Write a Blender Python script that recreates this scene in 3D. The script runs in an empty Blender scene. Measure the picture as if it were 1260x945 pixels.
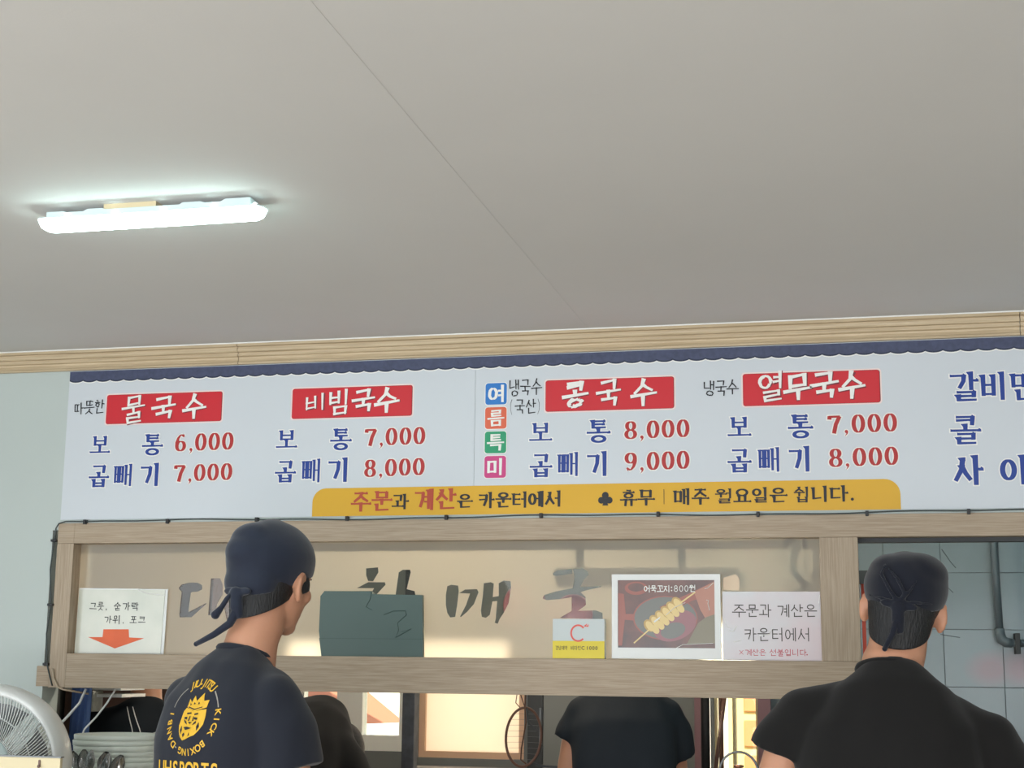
import bpy, bmesh, math, random
from mathutils import Vector, Matrix, Euler
from mathutils.bvhtree import BVHTree
from mathutils import geometry as mgeo

# ------------------------------------------------------------------ camera, world, lights, exposure
scn = bpy.context.scene
C = scn.collection
F_PX = 1850.0
cd = bpy.data.cameras.new('camera'); cam = bpy.data.objects.new('camera', cd); C.objects.link(cam)
cd.sensor_width = 36.0; cd.lens = 36.0 * F_PX / 1260.0; cd.clip_start = 0.05; cd.clip_end = 200
yaw, pitch, roll = math.radians(13.498), math.radians(10.561), math.radians(0.646)
cam.matrix_world = (Matrix.Translation((0, -4.5, 1.48)) @ Matrix.Rotation(yaw, 4, 'Z') @
                    Matrix.Rotation(math.radians(90) + pitch, 4, 'X') @ Matrix.Rotation(roll, 4, 'Z'))
scn.camera = cam
vs = scn.view_settings
scn.display_settings.display_device = 'sRGB'
vs.view_transform = 'Standard'; vs.look = 'None'; vs.gamma = 1.0; vs.exposure = 0.05; vs.use_curve_mapping = False

wd = bpy.data.worlds.new('sky'); scn.world = wd; wd.use_nodes = True
bgn = wd.node_tree.nodes['Background']; bgn.inputs[0].default_value = (0.80, 0.89, 1.0, 1); bgn.inputs[1].default_value = 2.2

def lamp(name, kind, loc, rot, energy, color, **kw):
    l = bpy.data.lights.new(name, kind); l.energy = energy; l.color = color
    for k, v in kw.items(): setattr(l, k, v)
    o = bpy.data.objects.new(name, l); C.objects.link(o); o.location = loc; o.rotation_euler = rot
    return o
# sun: comes in over the roof from behind the photographer and falls on the yard wall behind the kitchen
lamp('sun', 'SUN', (0, -6, 9), (math.radians(38), 0, math.radians(14)), 9.0, (1.0, 0.95, 0.86), angle=math.radians(0.6))
# daylight through the shop front (behind the camera)
lamp('shopfront_daylight', 'AREA', (-0.6, -8.2, 1.25), (math.radians(90), 0, 0), 84, (0.90, 0.96, 1.0), shape='RECTANGLE', size=5.4, size_y=2.1)
# added fill lamp, tilted up by the shop front to brighten the ceiling
lamp('ceiling_fill', 'AREA', (-0.6, -8.0, 0.25), (math.radians(128), 0, 0), 200, (1.0, 0.99, 0.98), shape='RECTANGLE', size=5.2, size_y=0.7)
# daylight entering the kitchen through its own windows
lamp('kitchen_window_daylight', 'AREA', (-2.05, 2.17, 1.33), (math.radians(-90), 0, 0), 4, (1.0, 0.82, 0.62), shape='RECTANGLE', size=1.0, size_y=0.5)
# added warm fill lamp that lights the frosted film from behind
lamp('kitchen_fill_light', 'POINT', (-1.25, 0.95, 2.30), (0, 0, 0), 46, (1.0, 0.87, 0.70), shadow_soft_size=0.05)
lamp('narrow_window_daylight', 'AREA', (-0.6, 2.17, 1.2), (math.radians(-90), 0, 0), 8, (1.0, 0.88, 0.70), shape='RECTANGLE', size=0.2, size_y=0.9)
lamp('side_fill', 'AREA', (-4.35, -4.2, 1.5), (math.radians(90), 0, math.radians(-90)), 50, (0.90, 0.97, 1.0), shape='RECTANGLE', size=2.6, size_y=1.4)  # unseen side lamp, added to lift the light in the room

# ------------------------------------------------------------------ materials
def lin(c):
    return tuple((v / 12.92 if v <= 0.04045 else ((v + 0.055) / 1.055) ** 2.4) for v in c)
def rgb(r, g, b): return lin((r / 255, g / 255, b / 255)) + (1.0,)
MATS = {}
def mat(name, col, rough=0.6, metal=0.0, noise=0.0, nscale=8.0, bump=0.0, bscale=60.0, stretch=(1, 1, 1), col2=None, spec=0.4, trans=0.0, emis=None, estr=0.0, sheen=0.0, sss=0.0, detail=4):
    if name in MATS: return MATS[name]
    m = bpy.data.materials.new(name); m.use_nodes = True; nt = m.node_tree; N = nt.nodes; L = nt.links
    p = N['Principled BSDF']
    p.inputs['Base Color'].default_value = col; p.inputs['Roughness'].default_value = rough
    p.inputs['Metallic'].default_value = metal; p.inputs['Specular IOR Level'].default_value = spec
    p.inputs['Transmission Weight'].default_value = trans
    if sheen: p.inputs['Sheen Weight'].default_value = sheen
    if sss:
        p.inputs['Subsurface Weight'].default_value = sss; p.inputs['Subsurface Radius'].default_value = (0.012, 0.005, 0.003)
        p.inputs['Subsurface Scale'].default_value = 1.0
    if emis: p.inputs['Emission Color'].default_value = emis; p.inputs['Emission Strength'].default_value = estr
    if noise or bump or col2:
        tc = N.new('ShaderNodeTexCoord'); mp = N.new('ShaderNodeMapping'); mp.inputs['Scale'].default_value = stretch
        L.new(tc.outputs['Object'], mp.inputs['Vector'])
    if noise or col2:
        n = N.new('ShaderNodeTexNoise'); n.inputs['Scale'].default_value = nscale; n.inputs['Detail'].default_value = detail
        L.new(mp.outputs[0], n.inputs['Vector'])
        r = N.new('ShaderNodeValToRGB'); r.color_ramp.elements[0].position = 0.32; r.color_ramp.elements[1].position = 0.68
        c2 = col2 or tuple(max(0, v * (1 - noise)) for v in col[:3]) + (1,)
        r.color_ramp.elements[0].color = c2; r.color_ramp.elements[1].color = col
        L.new(n.outputs['Fac'], r.inputs['Fac']); L.new(r.outputs['Color'], p.inputs['Base Color'])
    if bump:
        nb = N.new('ShaderNodeTexNoise'); nb.inputs['Scale'].default_value = bscale; nb.inputs['Detail'].default_value = 5
        L.new(mp.outputs[0], nb.inputs['Vector'])
        b = N.new('ShaderNodeBump'); b.inputs['Strength'].default_value = bump; b.inputs['Distance'].default_value = 0.01
        L.new(nb.outputs['Fac'], b.inputs['Height']); L.new(b.outputs['Normal'], p.inputs['Normal'])
    MATS[name] = m
    return m
M_CEIL = mat('ceiling_paint', rgb(216, 214, 212), 0.9, noise=0.035, nscale=1.6, bump=0.03, bscale=180)
M_WALL = mat('wall_paint', rgb(186, 195, 192), 0.8, noise=0.03, nscale=2.5, bump=0.03, bscale=160)
M_BANNER = mat('banner_film', rgb(202, 208, 214), 0.35, noise=0.02, nscale=2.0)
M_WOODH = mat('taupe_wood_grain_horizontal', rgb(180, 163, 142), 0.55, col2=rgb(157, 139, 118), nscale=7, stretch=(1.6, 12, 62), bump=0.18, bscale=14)
M_WOODV = mat('taupe_wood_grain_vertical', rgb(180, 163, 142), 0.55, col2=rgb(157, 139, 118), nscale=7, stretch=(62, 12, 1.6), bump=0.18, bscale=14)
M_TRIM = mat('cornice_wood', rgb(205, 186, 156), 0.5, col2=rgb(183, 163, 133), nscale=6, stretch=(1, 20, 30))
M_WHITE = mat('white_print', rgb(232, 232, 228), 0.5)
M_BLACK = mat('black_print', rgb(28, 30, 36), 0.5)
M_INK = mat('ink_print', rgb(62, 56, 46), 0.5)
M_BLUE = mat('blue_print', rgb(20, 56, 140), 0.45)
M_RED = mat('red_price_print', rgb(172, 38, 38), 0.45)
M_DRED = mat('dark_red_print', rgb(176, 66, 40), 0.45)
M_PINKRED = mat('pink_red_print', rgb(190, 62, 74), 0.45)
M_LABEL = mat('red_label_print', rgb(200, 34, 46), 0.4)
M_LABELD = mat('dark_label_edge', rgb(120, 40, 50), 0.4)
M_YEL = mat('yellow_strip_print', rgb(214, 165, 28), 0.4)
M_NAVYP = mat('navy_awning_print', rgb(70, 77, 106), 0.5, noise=0.25, nscale=70, stretch=(1, 1, 1))
M_NAVYD = mat('navy_awning_edge', rgb(38, 46, 70), 0.5)
M_CABLE = mat('dark_cable', rgb(62, 70, 70), 0.5)
M_CLIP = mat('black_plastic', rgb(22, 22, 24), 0.4)
M_WPLAST = mat('white_plastic', rgb(222, 224, 222), 0.35)
M_CREAM = mat('cream_plastic', rgb(214, 200, 164), 0.45, noise=0.03, nscale=5)
M_STEEL = mat('stainless_steel', rgb(200, 200, 200), 0.22, metal=1.0, noise=0.08, nscale=30)
M_DSTEEL = mat('dull_steel', rgb(120, 122, 124), 0.4, metal=0.8)
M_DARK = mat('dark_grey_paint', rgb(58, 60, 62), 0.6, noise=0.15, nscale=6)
M_GREY = mat('kitchen_grey_wall', rgb(112, 116, 116), 0.7, noise=0.06, nscale=4)
M_TILE = mat('grey_glazed_tile', rgb(132, 144, 150), 0.25, noise=0.08, nscale=5, bump=0.04, bscale=20)
M_GROUT = mat('grout', rgb(108, 116, 120), 0.9)
M_PIPE = mat('grey_pipe_paint', rgb(92, 102, 108), 0.4)
M_CRACK = mat('crack_line', rgb(84, 92, 96), 0.9)
M_BROWN = mat('brown_cabinet', rgb(116, 92, 86), 0.6, noise=0.12, nscale=6)
M_MAUVE = mat('mauve_frame_paint', rgb(122, 92, 98), 0.5)
M_FLOOR = mat('floor_vinyl', rgb(172, 160, 142), 0.45, noise=0.1, nscale=3)
M_CREAMW = mat('yard_wall_plaster', rgb(250, 238, 212), 0.8, noise=0.05, nscale=2)
M_BRICK = mat('orange_block', rgb(232, 160, 104), 0.8, noise=0.1, nscale=10)
M_YARD = mat('yard_ground', rgb(190, 180, 165), 0.9)
M_SKIN = mat('skin', rgb(192, 140, 112), 0.5, noise=0.07, nscale=18, bump=0.03, bscale=220, spec=0.35, sss=0.12)
M_HAIR = mat('black_hair', rgb(26, 26, 28), 0.55, bump=0.5, bscale=90, stretch=(3, 3, 0.7))
M_SHIRT = mat('charcoal_black_tshirt', rgb(35, 38, 48), 0.85, noise=0.12, nscale=5, bump=0.12, bscale=9, spec=0.2, sheen=0.15)
M_SHIRT2 = mat('black_tshirt', rgb(27, 26, 26), 0.9, noise=0.08, nscale=5, bump=0.10, bscale=9, spec=0.15, sheen=0.1)
M_SHIRT3 = mat('dark_slate_tshirt', rgb(36, 41, 47), 0.85, noise=0.1, nscale=5, bump=0.12, bscale=9, spec=0.2)
M_JEAN = mat('dark_trousers', rgb(36, 38, 46), 0.85, noise=0.1, nscale=12)
M_SHOE = mat('shoe_rubber', rgb(30, 30, 32), 0.5)
M_CAP = mat('navy_cotton', rgb(31, 37, 53), 0.8, noise=0.12, nscale=7, bump=0.10, bscale=14, spec=0.25, sheen=0.25)
M_CAP2 = mat('dark_navy_cotton', rgb(24, 27, 38), 0.85, noise=0.12, nscale=7, bump=0.10, bscale=14, spec=0.2, sheen=0.2)
M_GOLD = mat('gold_print', rgb(226, 178, 52), 0.5, noise=0.1, nscale=60)
M_PALEG = mat('pale_grey_print', rgb(150, 146, 138), 0.6)
M_GREEN = mat('green_plastic', rgb(78, 98, 94), 0.45, noise=0.06, nscale=4)
M_GREEND = mat('dark_green_line', rgb(58, 80, 76), 0.5)
M_PAPER = mat('laminated_paper', rgb(214, 213, 200), 0.22, col2=rgb(196, 199, 186), nscale=6)
M_PAPER2 = mat('laminated_pinkish_paper', rgb(206, 208, 210), 0.2, col2=rgb(212, 194, 197), nscale=5.5)
M_ORANGE = mat('orange_arrow_print', rgb(226, 104, 62), 0.5, noise=0.08, nscale=20)
M_BOXG = mat('box_grey_card', rgb(192, 200, 200), 0.4)
M_BOXY = mat('box_yellow_card', rgb(216, 196, 44), 0.4)
M_CRING = mat('coral_ring_print', rgb(214, 84, 70), 0.4)
M_PHBG = mat('photo_print_brown', rgb(128, 92, 84), 0.25, col2=rgb(98, 82, 80), nscale=14)
M_PHRED = mat('photo_print_red', rgb(158, 96, 84), 0.25)
M_PHPINK = mat('photo_print_mauve', rgb(152, 104, 108), 0.25)
M_PHGRN = mat('photo_print_olive', rgb(132, 124, 102), 0.25)
M_PHGRY = mat('photo_print_grey', rgb(118, 118, 112), 0.25)
M_PHCR = mat('photo_print_cream', rgb(222, 196, 132), 0.25)
M_PHCR2 = mat('photo_print_tan', rgb(190, 156, 92), 0.25)
M_TUBE = mat('lamp_diffuser', rgb(240, 250, 250), 0.3, emis=(0.74, 1.0, 0.96, 1), estr=22.0)
M_LAMPW = mat('lamp_housing', rgb(206, 222, 224), 0.4)
M_BLUEC = mat('blue_cotton', rgb(104, 134, 190), 0.85, noise=0.2, nscale=12)
M_REDC = mat('red_stripe_cloth', rgb(176, 74, 60), 0.8)
M_WOODD = mat('dark_wood', rgb(94, 62, 48), 0.5, noise=0.2, nscale=10)
M_WHITEBOWL = mat('white_melamine', rgb(216, 222, 212), 0.3)
M_SHEER = mat('backlit_window_film', rgb(250, 232, 206), 0.6)

def film_mat():
    m = bpy.data.materials.new('frosted_film'); m.use_nodes = True; nt = m.node_tree; N = nt.nodes; L = nt.links
    for n in list(N):
        if n.type != 'OUTPUT_MATERIAL': N.remove(n)
    out = [n for n in N if n.type == 'OUTPUT_MATERIAL'][0]
    tr = N.new('ShaderNodeBsdfTranslucent'); tr.inputs[0].default_value = rgb(244, 226, 200)
    df = N.new('ShaderNodeBsdfDiffuse'); df.inputs[0].default_value = rgb(206, 200, 190)
    rf = N.new('ShaderNodeBsdfRefraction'); rf.inputs['Color'].default_value = rgb(236, 230, 220); rf.inputs['Roughness'].default_value = 0.33; rf.inputs['IOR'].default_value = 1.12
    gl = N.new('ShaderNodeBsdfGlossy'); gl.inputs['Roughness'].default_value = 0.25; gl.inputs['Color'].default_value = (1, 1, 1, 1)
    tc = N.new('ShaderNodeTexCoord'); ns = N.new('ShaderNodeTexNoise'); ns.inputs['Scale'].default_value = 5; ns.inputs['Detail'].default_value = 6
    L.new(tc.outputs['Object'], ns.inputs['Vector'])
    mr = N.new('ShaderNodeMapRange'); mr.inputs['To Min'].default_value = 0.30; mr.inputs['To Max'].default_value = 0.42; L.new(ns.outputs['Fac'], mr.inputs['Value'])
    a = N.new('ShaderNodeMixShader'); L.new(mr.outputs[0], a.inputs[0]); L.new(tr.outputs[0], a.inputs[1]); L.new(df.outputs[0], a.inputs[2])
    b = N.new('ShaderNodeMixShader'); b.inputs[0].default_value = 0.34; L.new(a.outputs[0], b.inputs[1]); L.new(rf.outputs[0], b.inputs[2])
    c = N.new('ShaderNodeMixShader'); c.inputs[0].default_value = 0.015; L.new(b.outputs[0], c.inputs[1]); L.new(gl.outputs[0], c.inputs[2])
    L.new(c.outputs[0], out.inputs[0])
    return m
M_FILM = film_mat()
def glass_mat(name, col=(1, 1, 1, 1), fac=0.08):
    m = bpy.data.materials.new(name); m.use_nodes = True; nt = m.node_tree; N = nt.nodes; L = nt.links
    for n in list(N):
        if n.type != 'OUTPUT_MATERIAL': N.remove(n)
    out = [n for n in N if n.type == 'OUTPUT_MATERIAL'][0]
    t = N.new('ShaderNodeBsdfTransparent'); t.inputs[0].default_value = col
    g = N.new('ShaderNodeBsdfGlossy'); g.inputs['Roughness'].default_value = 0.03
    x = N.new('ShaderNodeMixShader'); x.inputs[0].default_value = fac
    L.new(t.outputs[0], x.inputs[1]); L.new(g.outputs[0], x.inputs[2]); L.new(x.outputs[0], out.inputs[0])
    return m
M_GLASS = glass_mat('clear_glass', (0.93, 0.96, 0.95, 1), 0.018)
def translucent_mat(name, col):
    m = bpy.data.materials.new(name); m.use_nodes = True; nt = m.node_tree; N = nt.nodes; L = nt.links
    for n in list(N):
        if n.type != 'OUTPUT_MATERIAL': N.remove(n)
    out = [n for n in N if n.type == 'OUTPUT_MATERIAL'][0]
    t = N.new('ShaderNodeBsdfTranslucent'); t.inputs[0].default_value = col
    d = N.new('ShaderNodeBsdfDiffuse'); d.inputs[0].default_value = col
    x = N.new('ShaderNodeMixShader'); x.inputs[0].default_value = 0.25
    L.new(t.outputs[0], x.inputs[1]); L.new(d.outputs[0], x.inputs[2]); L.new(x.outputs[0], out.inputs[0])
    return m
M_BACKLIT = translucent_mat('backlit_white_film', rgb(255, 248, 238))

# ------------------------------------------------------------------ helpers
def obj(name, me, m=None, parent=None, smooth=False):
    if isinstance(me, bmesh.types.BMesh):
        b = me; me = bpy.data.meshes.new(name); b.to_mesh(me); b.free()
    if m is not None:
        me.materials.clear()
        for k in (m if isinstance(m, (list, tuple)) else [m]): me.materials.append(k)
    if smooth: me.polygons.foreach_set('use_smooth', [True] * len(me.polygons))
    o = bpy.data.objects.new(name, me); C.objects.link(o)
    if parent: o.parent = parent
    return o
def tag(o, label=None, cat=None, group=None, kind=None):
    if label: o['label'] = label
    if cat: o['category'] = cat
    if group: o['group'] = group
    if kind: o['kind'] = kind
    return o
def thing(name, label, cat, loc=(0, 0, 0), rz=0.0, group=None):
    o = bpy.data.objects.new(name, None); C.objects.link(o); o.location = loc; o.rotation_euler = (0, 0, rz)
    o.empty_display_size = 0.05
    return tag(o, label, cat, group)
def struct(name, me, m, parent=None, smooth=False):
    o = obj(name, me, m, parent, smooth)
    if parent is None: o['kind'] = 'structure'
    return o
def shift(o, loc):
    """move origin of a mesh object to loc without moving its vertices in the world"""
    o.data.transform(Matrix.Translation(-Vector(loc))); o.location = Vector(loc); return o
def bx(bm, x0, x1, y0, y1, z0, z1, bev=0.0):
    r = bmesh.ops.create_cube(bm, size=1.0)
    v = r['verts']
    bmesh.ops.scale(bm, vec=(x1 - x0, y1 - y0, z1 - z0), verts=v)
    bmesh.ops.translate(bm, vec=((x0 + x1) / 2, (y0 + y1) / 2, (z0 + z1) / 2), verts=v)
    if bev:
        es = list({e for q in v for e in q.link_edges})
        bmesh.ops.bevel(bm, geom=es, offset=bev, segments=2, affect='EDGES', profile=0.6)
    return v
def box(x0, x1, y0, y1, z0, z1, bev=0.0):
    bm = bmesh.new(); bx(bm, x0, x1, y0, y1, z0, z1, bev); return bm
def frames(pts):
    T = []
    for i in range(len(pts)):
        a = pts[max(0, i - 1)]; b = pts[min(len(pts) - 1, i + 1)]; T.append((b - a).normalized())
    up = Vector((0, 0, 1)) if abs(T[0].z) < 0.9 else Vector((1, 0, 0))
    n = T[0].cross(up).normalized(); out = []
    for t in T:
        n = (n - t * n.dot(t)).normalized(); out.append((t, n, t.cross(n)))
    return out
def tube(bm, pts, rad, seg=12, caps=True, closed=False):
    pts = [Vector(p) for p in pts]
    if not isinstance(rad, (list, tuple)): rad = [rad] * len(pts)
    rings = []
    for p, (t, n, b), r in zip(pts, frames(pts), rad):
        rings.append([bm.verts.new(p + (n * math.cos(a) + b * math.sin(a)) * r) for a in [2 * math.pi * k / seg for k in range(seg)]])
    pr = list(zip(rings[:-1], rings[1:])) + ([(rings[-1], rings[0])] if closed else [])
    for A, B in pr:
        for k in range(seg): bm.faces.new((A[k], A[(k + 1) % seg], B[(k + 1) % seg], B[k]))
    if caps and not closed: bm.faces.new(rings[0][::-1]); bm.faces.new(rings[-1])
def limb(bm, pts, rad, seg=16):
    """tube with round ends"""
    tube(bm, pts, rad, seg)
    for p, r in ((pts[0], rad[0]), (pts[-1], rad[-1])): ell(bm, p, (r, r, r), seg=seg)
def ell(bm, c, r, rot=None, seg=20, ring=12):
    q = bmesh.ops.create_uvsphere(bm, u_segments=seg, v_segments=ring, radius=1.0)['verts']
    M = Matrix.Translation(Vector(c)) @ (rot.to_4x4() if rot is not None else Matrix.Identity(4)) @ Matrix.Diagonal((r[0], r[1], r[2], 1))
    bmesh.ops.transform(bm, matrix=M, verts=q); return q
def lathe(bm, prof, seg=32, c=(0, 0, 0)):
    rings = []
    for r, z in prof:
        rings.append([bm.verts.new((c[0] + r * math.cos(2 * math.pi * k / seg), c[1] + r * math.sin(2 * math.pi * k / seg), c[2] + z)) for k in range(seg)])
    for A, B in zip(rings[:-1], rings[1:]):
        for k in range(seg): bm.faces.new((A[k], A[(k + 1) % seg], B[(k + 1) % seg], B[k]))
    bm.faces.new(rings[0][::-1]); bm.faces.new(rings[-1])
def sweep(bm, secs, seg=28, ex=2.4):
    """secs: (x, y, z, half width along x, half depth) ; rings stay square to the path in the y-z plane"""
    P = [Vector(s[:3]) for s in secs]; rings = []
    for i, s in enumerate(secs):
        t = (P[min(i + 1, len(P) - 1)] - P[max(i - 1, 0)]).normalized()
        u = Vector((1, 0, 0)); u = (u - t * u.dot(t)).normalized(); v = t.cross(u)
        R = []
        for k in range(seg):
            a = 2 * math.pi * k / seg; ca, sa = math.cos(a), math.sin(a)
            R.append(bm.verts.new(P[i] + u * (math.copysign(abs(ca) ** (2 / ex), ca) * s[3]) + v * (math.copysign(abs(sa) ** (2 / ex), sa) * s[4])))
        rings.append(R)
    for A, B in zip(rings[:-1], rings[1:]):
        for k in range(seg): bm.faces.new((A[k], A[(k + 1) % seg], B[(k + 1) % seg], B[k]))
    bm.faces.new(rings[0][::-1]); bm.faces.new(rings[-1])
def remesh(bm, voxel=0.007, smooth=6, fac=0.5):
    bmesh.ops.recalc_face_normals(bm, faces=bm.faces)
    me = bpy.data.meshes.new('tmp'); bm.to_mesh(me); bm.free()
    o = bpy.data.objects.new('tmp', me); C.objects.link(o)
    r = o.modifiers.new('r', 'REMESH'); r.mode = 'VOXEL'; r.voxel_size = voxel
    if smooth:
        s = o.modifiers.new('s', 'SMOOTH'); s.iterations = smooth; s.factor = fac
    dg = bpy.context.evaluated_depsgraph_get(); e = o.evaluated_get(dg)
    out = bpy.data.meshes.new_from_object(e); bpy.data.objects.remove(o); bpy.data.meshes.remove(me)
    return out
def flat(bm, pts, y, thick=0.0):
    """polygon given as (x, z) on the plane y"""
    vs_ = [bm.verts.new((x, y, z)) for x, z in pts]
    f = bm.faces.new(vs_)
    if thick:
        r = bmesh.ops.extrude_face_region(bm, geom=[f])
        bmesh.ops.translate(bm, vec=(0, thick, 0), verts=[g for g in r['geom'] if isinstance(g, bmesh.types.BMVert)])
        bmesh.ops.recalc_face_normals(bm, faces=bm.faces)
def rrect(x0, z0, x1, z1, r, n=5):
    P = []
    for cx, cz, a0 in ((x1 - r, z1 - r, 0), (x0 + r, z1 - r, 90), (x0 + r, z0 + r, 180), (x1 - r, z0 + r, 270)):
        for k in range(n + 1):
            a = math.radians(a0 + 90 * k / n); P.append((cx + r * math.cos(a), cz + r * math.sin(a)))
    return P
def grow(poly, d):
    cx = sum(p[0] for p in poly) / len(poly); cz = sum(p[1] for p in poly) / len(poly)
    return [(x + math.copysign(d, x - cx), z + math.copysign(d, z - cz)) for x, z in poly]

# ------------------------------------------------------------------ lettering engine (strokes of Hangul, digits and marks)
random.seed(4)
def circ(cx, cy, rx, ry, n=20, a0=-90, a1=270):
    return [(cx + rx * math.cos(math.radians(a0 + (a1 - a0) * k / n)), cy + ry * math.sin(math.radians(a0 + (a1 - a0) * k / n))) for k in range(n + 1)]
def lead(j, vert):
    g = [[(0.02, 0.08), (0.9, 0.08), (0.86, 0.5), (0.6, 0.98)]] if vert else [[(0.05, 0.1), (0.92, 0.1), (0.88, 0.95)]]
    return {
     'ㄱ': g, 'ㄴ': [[(0.1, 0.02), (0.1, 0.92), (0.98, 0.86)]],
     'ㄷ': [[(0.08, 0.1), (0.92, 0.1)], [(0.12, 0.1), (0.12, 0.9), (0.98, 0.88)]],
     'ㄹ': [[(0.08, 0.08), (0.9, 0.08), (0.9, 0.5)], [(0.1, 0.5), (0.9, 0.5)], [(0.12, 0.5), (0.12, 0.93), (0.98, 0.92)]],
     'ㅁ': [[(0.12, 0.08), (0.12, 0.95)], [(0.12, 0.1), (0.88, 0.1), (0.88, 0.95)], [(0.12, 0.9), (0.88, 0.9)]],
     'ㅂ': [[(0.12, 0.02), (0.12, 0.96)], [(0.88, 0.02), (0.88, 0.96)], [(0.12, 0.46), (0.88, 0.46)], [(0.12, 0.92), (0.88, 0.92)]],
     'ㅅ': [[(0.52, 0.0), (0.4, 0.5), (0.02, 0.98)], [(0.47, 0.36), (0.7, 0.68), (0.98, 0.95)]],
     'ㅇ': [circ(0.5, 0.52, 0.42, 0.44)],
     'ㅈ': [[(0.06, 0.1), (0.92, 0.1)], [(0.55, 0.1), (0.42, 0.5), (0.02, 0.98)], [(0.5, 0.42), (0.72, 0.7), (0.98, 0.95)]],
     'ㅊ': [[(0.4, -0.08), (0.6, 0.0)], [(0.06, 0.2), (0.92, 0.2)], [(0.55, 0.2), (0.42, 0.6), (0.02, 0.98)], [(0.5, 0.5), (0.98, 0.95)]],
     'ㅋ': g + [[(0.05, 0.48), (0.86, 0.44)]], 'ㅌ': [[(0.08, 0.06), (0.92, 0.06)], [(0.12, 0.48), (0.88, 0.48)], [(0.12, 0.06), (0.12, 0.93), (0.98, 0.92)]],
     'ㅍ': [[(0.04, 0.08), (0.96, 0.08)], [(0.3, 0.08), (0.32, 0.9)], [(0.7, 0.08), (0.68, 0.9)], [(0.02, 0.92), (0.98, 0.92)]],
     'ㅎ': [[(0.36, -0.02), (0.64, 0.02)], [(0.05, 0.24), (0.95, 0.24)], circ(0.5, 0.68, 0.32, 0.28)],
    }[j]
def sub(S, x0, y0, x1, y1): return [[(x0 + px * (x1 - x0), y0 + py * (y1 - y0)) for px, py in s] for s in S]
def jamo(j, vert=False):
    if j in 'ㄲㄸㅃㅆㅉ':
        b = {'ㄲ': 'ㄱ', 'ㄸ': 'ㄷ', 'ㅃ': 'ㅂ', 'ㅆ': 'ㅅ', 'ㅉ': 'ㅈ'}[j]
        return sub(lead(b, vert), 0, 0, 0.46, 1) + sub(lead(b, vert), 0.54, 0, 1, 1)
    return lead(j, vert)
LL = 'ㄱㄲㄴㄷㄸㄹㅁㅂㅃㅅㅆㅇㅈㅉㅊㅋㅌㅍㅎ'
VV = 'ㅏㅐㅑㅒㅓㅔㅕㅖㅗㅘㅙㅚㅛㅜㅝㅞㅟㅠㅡㅢㅣ'
TT = ['', 'ㄱ', 'ㄲ', 'ㄳ', 'ㄴ', 'ㄵ', 'ㄶ', 'ㄷ', 'ㄹ', 'ㄺ', 'ㄻ', 'ㄼ', 'ㄽ', 'ㄾ', 'ㄿ', 'ㅀ', 'ㅁ', 'ㅂ', 'ㅄ', 'ㅅ', 'ㅆ', 'ㅇ', 'ㅈ', 'ㅊ', 'ㅋ', 'ㅌ', 'ㅍ', 'ㅎ']
def vowel_v(v, h):   # strokes right of the lead; h = height of the box ; x runs 0..1 across the vowel column
    S = {'ㅏ': [[(0.3, 0), (0.3, 1)], [(0.3, 0.45), (0.95, 0.45)]], 'ㅑ': [[(0.3, 0), (0.3, 1)], [(0.3, 0.33), (0.95, 0.33)], [(0.3, 0.6), (0.95, 0.6)]],
         'ㅓ': [[(0.7, 0), (0.7, 1)], [(0.0, 0.45), (0.7, 0.45)]], 'ㅕ': [[(0.7, 0), (0.7, 1)], [(0.0, 0.32), (0.7, 0.32)], [(0.0, 0.6), (0.7, 0.6)]],
         'ㅣ': [[(0.55, 0), (0.55, 1)]], 'ㅐ': [[(0.15, 0.04), (0.15, 0.94)], [(0.8, 0), (0.8, 1)], [(0.15, 0.47), (0.8, 0.47)]],
         'ㅔ': [[(0.4, 0.04), (0.4, 0.94)], [(0.85, 0), (0.85, 1)], [(-0.1, 0.45), (0.4, 0.45)]],
         'ㅖ': [[(0.4, 0.04), (0.4, 0.94)], [(0.85, 0), (0.85, 1)], [(-0.1, 0.35), (0.4, 0.35)], [(-0.1, 0.6), (0.4, 0.6)]]}[v]
    return S
def vowel_h(v):
    return {'ㅗ': [[(0.5, 0.0), (0.5, 0.7)], [(0, 0.8), (1, 0.8)]], 'ㅛ': [[(0.32, 0.0), (0.32, 0.75)], [(0.68, 0.0), (0.68, 0.75)], [(0, 0.8), (1, 0.8)]],
            'ㅜ': [[(0, 0.2), (1, 0.2)], [(0.5, 0.2), (0.5, 1)]], 'ㅠ': [[(0, 0.2), (1, 0.2)], [(0.34, 0.2), (0.3, 1)], [(0.68, 0.2), (0.68, 1)]],
            'ㅡ': [[(0, 0.5), (1, 0.5)]]}[v]
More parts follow.
